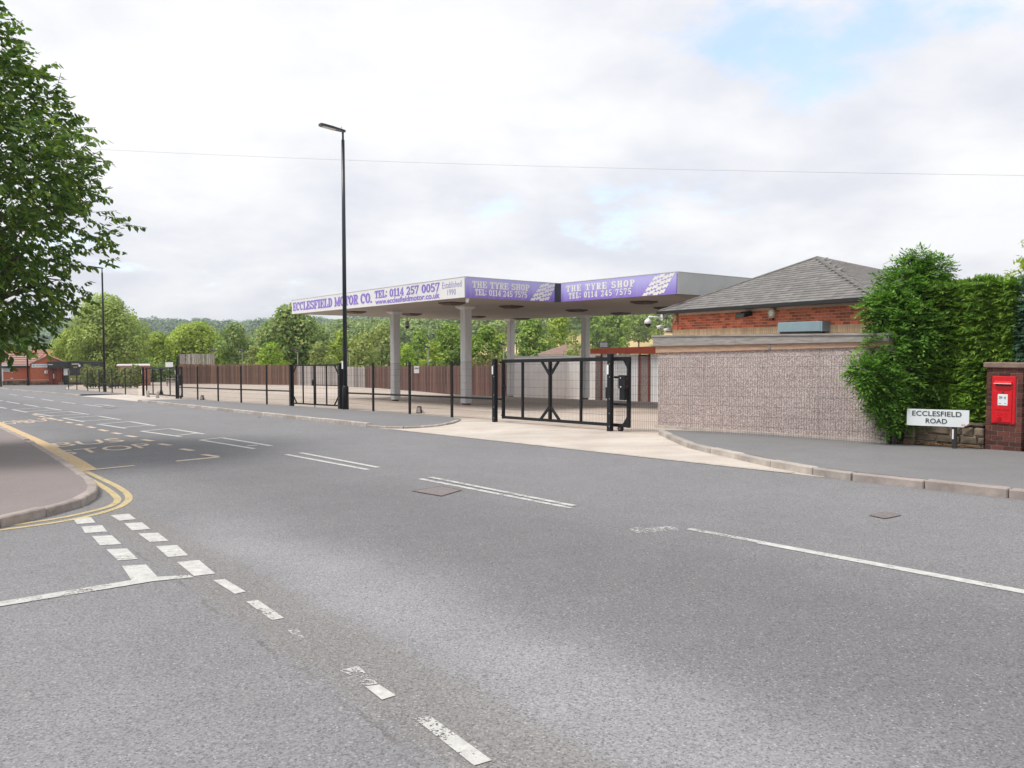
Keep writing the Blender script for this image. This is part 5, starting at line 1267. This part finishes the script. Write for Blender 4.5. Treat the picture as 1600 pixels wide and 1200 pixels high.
# long dark flat-roofed shop front
fs_ = thing('flat_roof_shop', 'long charcoal flat-roofed shop with black sign panels beside the brick gable', 'building', onY(100, 604.5, 83), R(30)); fs_.scale = (.865, 1, 1)
o_ = lambda px: (px-100)*k_; z_ = lambda py: (604.5-py)*k_
def rc(x0_, x1_, y0_, y1_, za, zb_): return MB().box(o_(x0_), o_(x1_), y0_, y1_, z_(za), z_(zb_))
rc(98, 160, .0, 5, 610, 574).build('wall', 'brick_far', fs_); rc(99, 166, -.3, 5.2, 574.3, 565).build('fascia', 'shopblack', fs_)
rc(99.5, 107, -.2, -.02, 609, 586).build('black_panel', 'shopblack', fs_)
for a, b in ((100, 106.5), (107, 111)): rc(a, b, -.4, -.31, 586, 575.3).build('white_poster', 'white', fs_)
bp = rc(109, 130, -.5, -.32, 586, 564).build('sign_panel', 'shopblack', fs_)
rc(113, 125, -.512, -.502, 569, 567.8).build('lettering', 'white', bp); rc(115.5, 122, -.512, -.502, 574.5, 572.2).build('emblem', 'olive', bp); MB().tube([(o_(125.5), -.502, z_(571)), (o_(125.5), -.515, z_(571))], .12, 10).build('emblem_disc', 'white', bp)
ov = rc(108, 130, -.5, -.32, 598, 586.3).build('olive_board', 'olive', fs_); rc(110.5, 113, -.512, -.502, 593.5, 590.7).build('emblem', 'sign', ov); rc(114.5, 125, -.512, -.502, 592.4, 591.8).build('lettering', 'sign', ov)
for x in (120.5, 126): rc(x, x+1, -.6, -.52, 606, 586).build('sign_post', 'black', fs_)
rc(166, 168, .5, 5, 611, 570).build('end_wall', 'brick_far', fs_)
p = onY(196, 603, 78); lw = thing('low_brick_building', 'low red brick building with white roof edge behind the hedge', 'building', p, R(25)); kk = 78/F
MB().box(-10*kk, 36*kk, 0, 4, -.3, 31*kk).build('wall', 'brickwall', lw); MB().box(-12*kk, 36*kk, -.15, 4.1, 31.1*kk, 33*kk).build('roof_edge', 'white', lw)
hr = thing('red_roof_house', 'house with red tiled roof standing behind the shop roof', 'building', onY(-6, 606, 105)); kk = 105/F
MB().box(-30*kk, 70*kk, .4, 7, -.5, 48*kk).build('wall', 'brick_far', hr); m = MB()
m.add([(-32*kk, 0, 48*kk), (72*kk, 0, 48*kk), (72*kk, 7.4, 48*kk), (-32*kk, 7.4, 48*kk), (-32*kk, 3.7, 58*kk), (72*kk, 3.7, 58*kk)], [(0, 1, 5, 4), (2, 3, 4, 5), (0, 4, 3), (1, 2, 5), (3, 2, 1, 0)]); m.build('roof', 'tile_red', hr)
up = thing('utility_pole', 'brown wooden pole at the left end of the brick shop', 'pole', onY(1.0, 603, 76))
MB().tube([(0, 0, -.3), (0, 0, 4), (0, 0, 8.2)], [.13, .12, .1], 10).build('shaft', 'bark', up, True); MB().box(-.6, .6, -.05, .05, 7.7, 7.82).build('cross_arm', 'bark', up)
# roof of a house in the valley
hs = onY(893, 556, 84); kk = 84/F; g_ = terr(hs.x, hs.y)
vh = thing('valley_house', 'house in the valley of which the brown hipped roof shows above the white wall', 'house', (hs.x, hs.y, g_)); h0 = hs.z-g_
MB().box(-46*kk, 46*kk, .4, 6.4, -.5, h0-.05).build('wall', 'brick_far', vh); MB().box(-49*kk, 49*kk, 0, 6.8, h0-.045, h0+.12).build('eaves_board', 'white', vh)
m = MB(); m.add([(-51*kk, -.1, h0+.125), (51*kk, -.1, h0+.125), (51*kk, 6.9, h0+.125), (-51*kk, 6.9, h0+.125), (-2*kk, 3.4, h0+19.5*kk), (2*kk, 3.4, h0+19.5*kk)], [(0, 1, 5, 4), (2, 3, 4, 5), (0, 4, 3), (1, 2, 5), (3, 2, 1, 0)]); m.build('roof', 'tile_brown', vh)

# ------------------------------------------------------------------ trees
def limb(m, p, q, r0, r1, bend=.1, n=5):
    p, q = Vector(p), Vector(q); L = (q-p).length; j = Vector((rnd.uniform(-1, 1), rnd.uniform(-1, 1), rnd.uniform(-.3, .6)))*L*bend
    m.tube([p.lerp(q, i/n)+j*math.sin(math.pi*i/n) for i in range(n+1)], [r0+(r1-r0)*i/n for i in range(n+1)], 7)
def tree(name, label, px, ytop, hwpx, Y, leaf, nl=16, size=.42, dens=9.0, bark='bark', ybase=None, squash=1.0, grp=None, low=.12):
    top = onY(px, ytop, Y); gx = terr(top.x, top.y) if ybase is None else onY(px, ybase, Y).z
    H = top.z-gx; rad = hwpx*Y/F
    root = thing(name, label, 'tree', (top.x, top.y, gx), 0, grp)
    m = MB(); tr_h = H*.45; r0 = max(.08, H*.02)
    limb(m, (0, 0, -.4), (rad*.05, 0, tr_h), r0, r0*.7, .02)
    for i in range(7):
        a = i*2.4+rnd.random(); z0_ = H*rnd.uniform(.22, .5); rr = rad*rnd.uniform(.45, .8)
        limb(m, (0, 0, z0_), (math.cos(a)*rr, math.sin(a)*rr, H*rnd.uniform(.55, .85)), r0*.5, r0*.12, .12)
    m.build('trunk', bark, root, True)
    lobes = []
    for i in range(nl):
        a = i*2.399+rnd.uniform(-.4, .4); f = (i+.5)/nl
        zc = H*lerp(low+.1, .9, f); prof = math.sin(math.pi*min(1, (f*.86+.14)))**.6 if squash == 1.0 else (1-f*.85)*squash
        rr = rad*prof*rnd.uniform(.45, .75); lr = rad*rnd.uniform(.30, .46)*(1.0 if squash == 1.0 else .5+.5*(1-f))
        zc = min(zc, H-lr*.85)
        lobes.append(((math.cos(a)*rr, math.sin(a)*rr, zc), (lr, lr, lr*rnd.uniform(.7, .95))))
    lobes.append(((0, 0, H-rad*.32), (rad*.36, rad*.36, rad*.34)))
    lobes.append(((0, 0, H*.55), (rad*.6, rad*.6, H*.3)))
    V_, F_ = lobe_cards(lobes, dens, size, .55)
    mk('crown', mesh_np('crown', V_, F_, leaf), root)
    return root
TG = 'trees beyond the yard fences'
trees = [('willow_tree', 'broad silvery yellow-green willow behind the black lamp and charcoal shop', 163, 457, 66, 92, 'lf_willow', 22, .34, 16, 'bark_pale'),
 ('shrubby_tree', 'light green low tree between the brick shop and the willow', 108, 512, 34, 96, 'lf_lime', 12, .34, 13, 'bark'),
 ('lime_green_tree', 'yellow-green tree filling the gap right of the willow', 246, 517, 34, 112, 'lf_lime', 12, .42, 9, 'bark'),
 ('lime_green_tree', 'wide yellow-green tree directly above the pale slatted screen', 308, 503, 52, 112, 'lf_lime', 20, .42, 10, 'bark'),
 ('sycamore_tree', 'brown-tinged sycamore left of the bright young tree', 366, 503, 36, 102, 'lf_syc', 14, .45, 9, 'bark'),
 ('sycamore_tree', 'tall dark sycamore below the left end of the white sign', 455, 474, 57, 92, 'lf_syc', 26, .44, 11, 'bark'),
 ('young_tree', 'bright lime young tree in front of the dark sycamore', 424, 534, 27, 86, 'lf_bright', 12, .36, 11, 'bark'),
 ('lime_green_tree', 'yellow-green tree just behind the tall lamp', 533, 514, 30, 100, 'lf_lime', 12, .42, 9, 'bark'),
 ('young_tree', 'pale young ash between the lamp and the first column', 565, 519, 34, 84, 'lf_pale', 14, .34, 11, 'bark'),
 ('sycamore_tree', 'yellowing tree behind the first front column', 598, 502, 36, 110, 'lf_pale', 14, .45, 8, 'bark'),
 ('young_tree', 'bright bush-like tree right beside the first front column', 634, 537, 24, 82, 'lf_bright', 10, .36, 11, 'bark'),
 ('maple_tree', 'fresh green round tree under the hanging dome camera', 655, 512, 30, 120, 'lf_oak', 12, .48, 8, 'bark'),
 ('oak_tree', 'dense mid-green oak left of the second front column', 703, 505, 42, 92, 'lf_oak', 18, .42, 11, 'bark'),
 ('oak_tree', 'dense green oak between the second front column and the left rear column', 760, 506, 38, 88, 'lf_oak', 16, .42, 11, 'bark'),
 ('oak_tree', 'dark oak right of the left rear column', 832, 492, 40, 120, 'lf_oak', 18, .5, 9, 'bark'),
 ('ash_tree', 'light green tree behind the brown hipped roof', 874, 484, 34, 128, 'lf_lime', 14, .5, 8, 'bark'),
 ('pale_shrub', 'pale yellow-green shrub in front of the brown hipped roof', 897, 516, 24, 74, 'lf_pale', 10, .3, 14, 'bark')]
trees += [('shrubby_tree', 'yellow-green low tree between the wide tree and the brown-tinged sycamore', 338, 520, 26, 118, 'lf_lime', 10, .42, 9, 'bark'),
 ('shrubby_tree', 'pale shrubby tree between the dark sycamore and the tall lamp', 500, 533, 26, 86, 'lf_pale', 10, .36, 11, 'bark'),
 ('shrubby_tree', 'light green shrubby tree left of the second front column', 675, 534, 22, 84, 'lf_lime', 9, .36, 11, 'bark'),
 ('shrubby_tree', 'light yellow-green tree directly left of the left rear column', 785, 520, 20, 100, 'lf_lime', 9, .42, 10, 'bark'),
 ('shrubby_tree', 'pale low tree at the foot of the dark sycamore and brown fence', 395, 540, 22, 90, 'lf_pale', 9, .36, 11, 'bark')]
for (nm, lb, px, yt, hwp, Y, leaf, nl, sz, dn, bk_) in trees: tree(nm, lb, px, yt, hwp, Y, leaf, nl, sz, dn, bk_, grp=TG)
for px, yt, hwp, Y, lb in ((958, 482, 34, 225, 'round field oak standing left of the straw-coloured slope'), (998, 484, 30, 290, 'field oak at the top of the straw-coloured slope'), (1022, 488, 20, 300, 'field oak on the slope beside the bracket camera'), (925, 486, 22, 215, 'oak showing right behind the right rear column')):
    tree('field_oak', lb, px, yt, hwp, Y, 'lf_oak', 14, .9, 3.2, grp='oaks on the straw field', low=.28)
tree('young_bush_tree', 'green rounded bush tree above the garage roof on the straw slope', 973, 526, 19, 88, 'lf_oak', 9, .34, 12, grp=TG)
tree('young_bush_tree', 'pale green bush above the garage roof near the bracket camera', 1022, 518, 14, 88, 'lf_pale', 8, .34, 12, grp=TG)
tree('spruce_tree', 'dark pointed spruce rising behind the trees between lamp and first column', 581, 497, 11, 150, 'lf_far', 14, .6, 6, squash=1.0, grp=TG)
def bushy(name, label, cat, px0, px1, yt, yb, Y, leaf, size=.2, dens=30, n=9, dep=1.0, seed=1):
    r_ = random.Random(seed); c = onY((px0+px1)/2, yb, Y); root = thing(name, label, cat, (c.x, c.y, gz(c.x, c.y) if Y < 80 else c.z)); kk = Y/F
    H = (yb-yt)*kk; lobes = []
    for i in range(n):
        x = ((i+.5)/n-.5)*(px1-px0)*kk; hh = H*r_.uniform(.7, 1.0); rr = (px1-px0)*kk/n*1.1
        lobes.append(((x, r_.uniform(-.3, .3)*dep, hh*.5+c.z-root.location.z), (rr, dep*r_.uniform(.6, 1), hh*.52)))
    V_, F_ = lobe_cards(lobes, dens, size, .4); mk('foliage', mesh_np('foliage', V_, F_, leaf), root)
    m = MB()
    for (x, y, z), r3 in lobes: limb(m, (x, y, -.3), (x, y, z), .04, .02)
    m.build('stems', 'bark', root)
bushy('hedge_shrub', 'orange-tipped green shrub mass between the olive board and the far gate', 'shrub', 129, 216, 569, 604, 70, 'lf_bush', .26, 60, 12, 1.3, 2)
bushy('bramble_bush', 'reddish bramble bush leaning over the fence right of the second column', 'shrub', 735, 792, 547, 600, 64, 'lf_bramble', .2, 26, 8, 1.0, 3)
bushy('back_hedge', 'dark green undergrowth hedge behind the brown fence and far gate', 'hedge', 214, 292, 560, 604, 100, 'lf_syc', .36, 24, 8, 1.5, 5)

# woods on the hillside and far ridge: one mass each
def wood(name, label, spots, leaf, size, dens):
    lobes = []
    for x, y, r_, h in spots:
        z = terr(x, y)
        lobes.append(((x, y, z+h*.55), (r_, r_, h*.5)))
        for j in range(3):
            a = rnd.uniform(0, 6.3); lobes.append(((x+math.cos(a)*r_*.6, y+math.sin(a)*r_*.6, z+h*rnd.uniform(.45, .8)), (r_*.5, r_*.5, h*.26)))
    V_, F_ = lobe_cards(lobes, dens, size, .6); o = mk(name, mesh_np(name, V_, F_, leaf), None, 'stuff'); o['label'] = label
spots = []
for i in range(420):
    y = rnd.uniform(330, 560); q = rnd.uniform(-.32, .34); spots.append((q*y, y, rnd.uniform(4, 7), rnd.uniform(8, 13)))
wood('hillside_wood', 'dense green woodland covering the hillside beyond the valley', spots, 'lf_far', 1.5, .55)
spots = []
for i in range(190):
    y = rnd.uniform(140, 240); q = rnd.uniform(-.55, .02); spots.append((q*y, y, rnd.uniform(3.5, 6), rnd.uniform(6, 9)))
wood('valley_wood', 'mixed green trees filling the valley floor', spots, 'lf_lime', .85, 1.0)
spots = []
for i in range(620):
    y = rnd.uniform(760, 1120); q = rnd.uniform(-.75, .1); spots.append((q*y, y, rnd.uniform(7, 13), rnd.uniform(9, 15)))
wood('ridge_wood', 'blue-green woodland along the distant ridge', spots, 'lf_ridge', 4.0, .08)

# ------------------------------------------------------------------ street tree over the corner pavement
TX, TY = -10.6, 14.4; tz = gz(TX, TY)+.1
ct = thing('cherry_tree', 'large leafy cherry tree overhanging the side road corner pavement', 'tree', (TX, TY, tz))
m = MB(); limb(m, (0, 0, -.3), (.1, 0, 2.3), .2, .16, .03); ends = []
for i in range(13):
    a = i*2.4+.3; up_ = rnd.uniform(.3, 1.0); rr = rnd.uniform(1.6, 2.7)*(1-.45*up_); q = Vector((.1+math.cos(a)*rr, math.sin(a)*rr, 2.2+up_*3.7)); limb(m, (.05, 0, rnd.uniform(1.6, 2.3)), q, .09, .02, .12, 7); ends.append(q)
    for j in range(4):
        b = a+rnd.uniform(-.9, .9); q2 = q*.8+Vector((math.cos(b)*.9, math.sin(b)*.9, rnd.uniform(-.3, .8)))*.9; limb(m, q*rnd.uniform(.5, .75)+Vector((0, 0, .5)), q2, .03, .008, .1, 4)
m.build('trunk', 'bark', ct, True)
# shoots spread through an uneven crown, each carrying drooping leaves
PZ = [1.35, 1.6, 2.0, 2.4, 2.9, 3.2, 3.7, 4.3, 5.0, 5.5, 6.3, 7.0, 7.7, 8.3]; PR = [1.2, 1.95, 2.15, 2.25, 2.35, 2.6, 2.8, 2.95, 3.05, 2.7, 2.2, 1.75, 1.25, .2]
def crown_shoots(n):
    out_ = []
    while len(out_) < n:
        z = rg.uniform(1.35, 8.3); an = rg.uniform(-math.pi, math.pi); q = math.sqrt(rg.uniform(.02, 1))
        R_ = np.interp(z, PZ, PR)
        if rg.uniform() > (R_/3.2)**1.2: continue
        R_ *= 1+.12*math.sin(3*an+1.9*z)+.10*math.sin(5.3*z+2*an)+.07*math.sin(9*an+3*z)
        q = q**.75
        p = np.array([math.cos(an)*R_*q, math.sin(an)*R_*q, z-tz])
        d = np.array([math.cos(an)*(.4+.5*q), math.sin(an)*(.4+.5*q), .15+.55*(z-3.8)/4])
        out_.append((p, d, q))
    return out_
sh_ = crown_shoots(4500); parts = []
cen_ = np.array([p for p, d, r_ in sh_]); dr_ = unit(np.array([d for p, d, r_ in sh_])+rdir(len(sh_))*.8)
for kk in range(11):
    t_ = kk/10*.34-.1+rg.uniform(-.02, .02, (len(sh_), 1)); n = len(sh_)
    P = cen_+dr_*t_+np.array([0, 0, -.12])*t_**2
    side = unit(np.cross(dr_, np.array([0, 0, 1.0])+rdir(n)*.3))*(1 if kk % 2 else -1)
    D = unit(side*.8+dr_*.55+np.array([0, 0, -.6])+rdir(n)*.5)
    nn = unit(np.array([0, 0, 1.0])+rdir(n)*.7+side*.3)
    ln_ = rg.uniform(.09, .155, n); parts.append(leaf_cards(P, D, nn, ln_, ln_*.5, 'leaf', .22))
V_, F_ = join(parts); mk('crown', mesh_np('crown', V_, F_, 'lf_cherry'), ct)
m = MB()
for i in range(0, len(sh_), 4):
    p, d = Vector(cen_[i]), Vector(dr_[i]); m.bar(p-d*.25, p+d*.28, .006, .007, caps=False)
m.build('twigs', 'bark', ct)

# ------------------------------------------------------------------ ash bush, conifer hedge, blue conifer by the post box
def lobes_px(root, lst):
    o = Vector(root.location); L = []
    for px, py, rp_, Y in lst: c = onY(px, py, Y)-o; r_ = rp_*Y/F*.86; L.append((np.array(c), r_))
    return L
ab = thing('ash_bush', 'bright leafy ash bush overhanging the pebbledash wall end and street sign', 'bush', G3(6.75, 14.95))
LB = lobes_px(ab, [(1428, 436, 38, 15.3), (1405, 455, 36, 15.1), (1395, 495, 42, 14.9), (1445, 470, 40, 15.2), (1430, 520, 48, 14.8), (1385, 545, 34, 14.6), (1460, 520, 40, 15.0), (1410, 585, 50, 14.7), (1365, 585, 26, 14.2), (1455, 590, 42, 14.9), (1400, 640, 34, 14.4), (1440, 640, 34, 14.9), (1385, 615, 28, 14.3), (1437, 405, 15, 15.3), (1462, 422, 20, 15.4), (1345, 578, 12, 14.1), (1375, 480, 20, 14.9)])
parts = []
for c, r_ in LB:
    n = int(60+r_*r_*1700); d = rdir(n); P = c+d*r_*np.where(rg.uniform(size=(n, 1)) < .12, rg.uniform(1.0, 1.3, (n, 1)), rg.uniform(.4, 1.0, (n, 1))**.7)*np.array([1, 1, .95])
    ax = unit(d*.75+rdir(n)*.6+np.array([0, 0, -.1])); nn0 = unit(np.array([0, 0, 1.0])+rdir(n)*.4+d*.3)
    sd_ = unit(np.cross(ax, nn0)); L0 = rg.uniform(.2, .32, (n, 1))
    for j in range(9):
        f = (j//2+.6)/5.2; sgn = (1 if j % 2 else -1); Pj = P+ax*L0*f+np.array([0, 0, -.35])*L0*f*f
        D = unit(ax*.6+sd_*sgn*.9+np.array([0, 0, -.15])) if j < 8 else ax
        ln_ = (rg.uniform(.075, .115, n))*(1-.25*abs(f-.5)); parts.append(leaf_cards(Pj, D, nn0, ln_, ln_*.44, 'diamond', .12))
V_, F_ = join(parts); mk('foliage', mesh_np('foliage', V_, F_, 'lf_ash'), ab)
m = MB()
for c, r_ in LB: limb(m, (rnd.uniform(-.15, .15), rnd.uniform(-.1, .1), -.1), Vector(c), .022, .008, .08)
m.build('stems', 'bark', ab, True)

def conifer_block(name, label, cat, s0, s1, t0, t1, H, leaf, n, seed=0, spr=.1, wavy=.12):
    root = thing(name, label, cat, G3((s0+s1)/2, (t0+t1)/2), RZ); W_ = (s0-s1)/2; D_ = (t1-t0)/2
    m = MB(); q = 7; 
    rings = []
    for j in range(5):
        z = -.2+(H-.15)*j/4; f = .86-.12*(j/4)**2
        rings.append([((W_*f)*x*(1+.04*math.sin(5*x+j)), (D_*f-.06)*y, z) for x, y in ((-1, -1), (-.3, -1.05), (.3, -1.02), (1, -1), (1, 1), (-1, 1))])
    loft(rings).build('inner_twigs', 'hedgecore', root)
    u1 = rg.uniform(-1, 1, n); v1 = rg.uniform(0, 1, n); sel = rg.uniform(0, 1, n)
    P = np.zeros((n, 3)); No = np.zeros((n, 3))
    fr = sel < .62; lf = (sel >= .62) & (sel < .74); rt = (sel >= .74) & (sel < .84); tp = sel >= .84
    bul = wavy*(np.sin(u1*9*W_+seed)+np.sin(v1*7+u1*4*W_))*.5
    P[fr] = np.stack([u1*W_, -D_-bul, v1*H], 1)[fr]; No[fr] = (0, -1, .15)
    P[lf] = np.stack([-W_-bul, u1*D_, v1*H], 1)[lf]; No[lf] = (-1, 0, .15)
    P[rt] = np.stack([W_+bul, u1*D_, v1*H], 1)[rt]; No[rt] = (1, 0, .15)
    P[tp] = np.stack([u1*W_, (v1*2-1)*D_, H+bul*.8], 1)[tp]; No[tp] = (0, -.2, 1)
    P -= No*rg.uniform(-.03, .16, (n, 1))
    parts = []; ax = unit(No*.8+rdir(n)*.5+np.array([0, 0, -.28])); nn0 = unit(No*.4+np.array([0, 0, .7])+rdir(n)*.35); sd_ = unit(np.cross(ax, nn0))
    for j in range(5):
        a = (j-2)*.42; D = unit(ax*math.cos(a)+sd_*math.sin(a)+np.array([0, 0, -.1])); ln_ = spr*rg.uniform(.6, 1.2, n)*(1-.15*abs(j-2))
        parts.append(leaf_cards(P+sd_*(j-2)*.008, D, nn0, ln_, ln_*.27, 'diamond', .1))
    V_, F_ = join(parts); mk('foliage', mesh_np('foliage', V_, F_, leaf), root); return root
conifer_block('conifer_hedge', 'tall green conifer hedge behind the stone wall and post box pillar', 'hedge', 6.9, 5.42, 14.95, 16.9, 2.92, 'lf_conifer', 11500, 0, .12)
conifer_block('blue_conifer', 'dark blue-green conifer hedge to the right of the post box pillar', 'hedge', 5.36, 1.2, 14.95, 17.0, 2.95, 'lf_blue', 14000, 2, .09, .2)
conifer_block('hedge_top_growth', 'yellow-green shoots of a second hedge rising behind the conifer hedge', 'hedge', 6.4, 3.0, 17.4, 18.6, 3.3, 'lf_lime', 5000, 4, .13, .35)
tree('birch_sapling', 'wispy pale birch top showing above the hedge at the post box', 1600, 372, 22, 19, 'lf_pale', 9, .07, 55, ybase=700, low=.6)

# weeds along kerbs
m = MB()
def tuft(c, n, r_, h):
    for i in range(n):
        a = rnd.uniform(0, 6.3); q = c+Vector((math.cos(a), math.sin(a), 0))*r_*rnd.random(); t_ = q+Vector((math.cos(a)*r_*.6, math.sin(a)*r_*.6, h*rnd.uniform(.4, 1))); s_ = Vector((-math.sin(a), math.cos(a), 0))*.006
        m.face([q-s_, q+s_, t_])
for px, py in ((83, 727), (86, 724), (97, 729), (130, 781), (133, 780), (128, 782), (75, 806), (78, 805), (405, 654), (100, 790)): tuft(at(px, py)+Vector((0, 0, .03)), 16, .05, .05)
w_ = m.build('kerb_weeds', 'lf_grass', None, kind='stuff'); w_['label'] = 'small green weeds growing out of the kerb joints'

# overhead cable
a, b = onY(-120, 219, 34), onY(1720, 276, 24); m = MB(); pts = [a.lerp(b, i/24)-Vector((0, 0, .25*math.sin(math.pi*i/24))) for i in range(25)]
m.tube(pts, .0055, 5); tag(m.build('overhead_cable', 'cable'), 'thin overhead cable crossing the sky above the lamp', 'cable')

# air between here and the ridge
MT['haze'] = bpy.data.materials.new('haze'); MT['haze'].use_nodes = True
t = MT['haze'].node_tree; t.nodes.clear(); o = N(t, 'ShaderNodeOutputMaterial'); pv = N(t, 'ShaderNodeVolumePrincipled', i_Density=.0003)
pv.inputs['Color'].default_value = (.88, .93, 1.0, 1); pv.inputs['Anisotropy'].default_value = .2; lk(t, pv.outputs[0], o.inputs['Volume'])
hz = MB().box(-4200, 3700, -150, 5200, -40, 75).build('haze', MT['haze'], None, kind='stuff'); hz['label'] = 'thin pale summer haze over the valley'
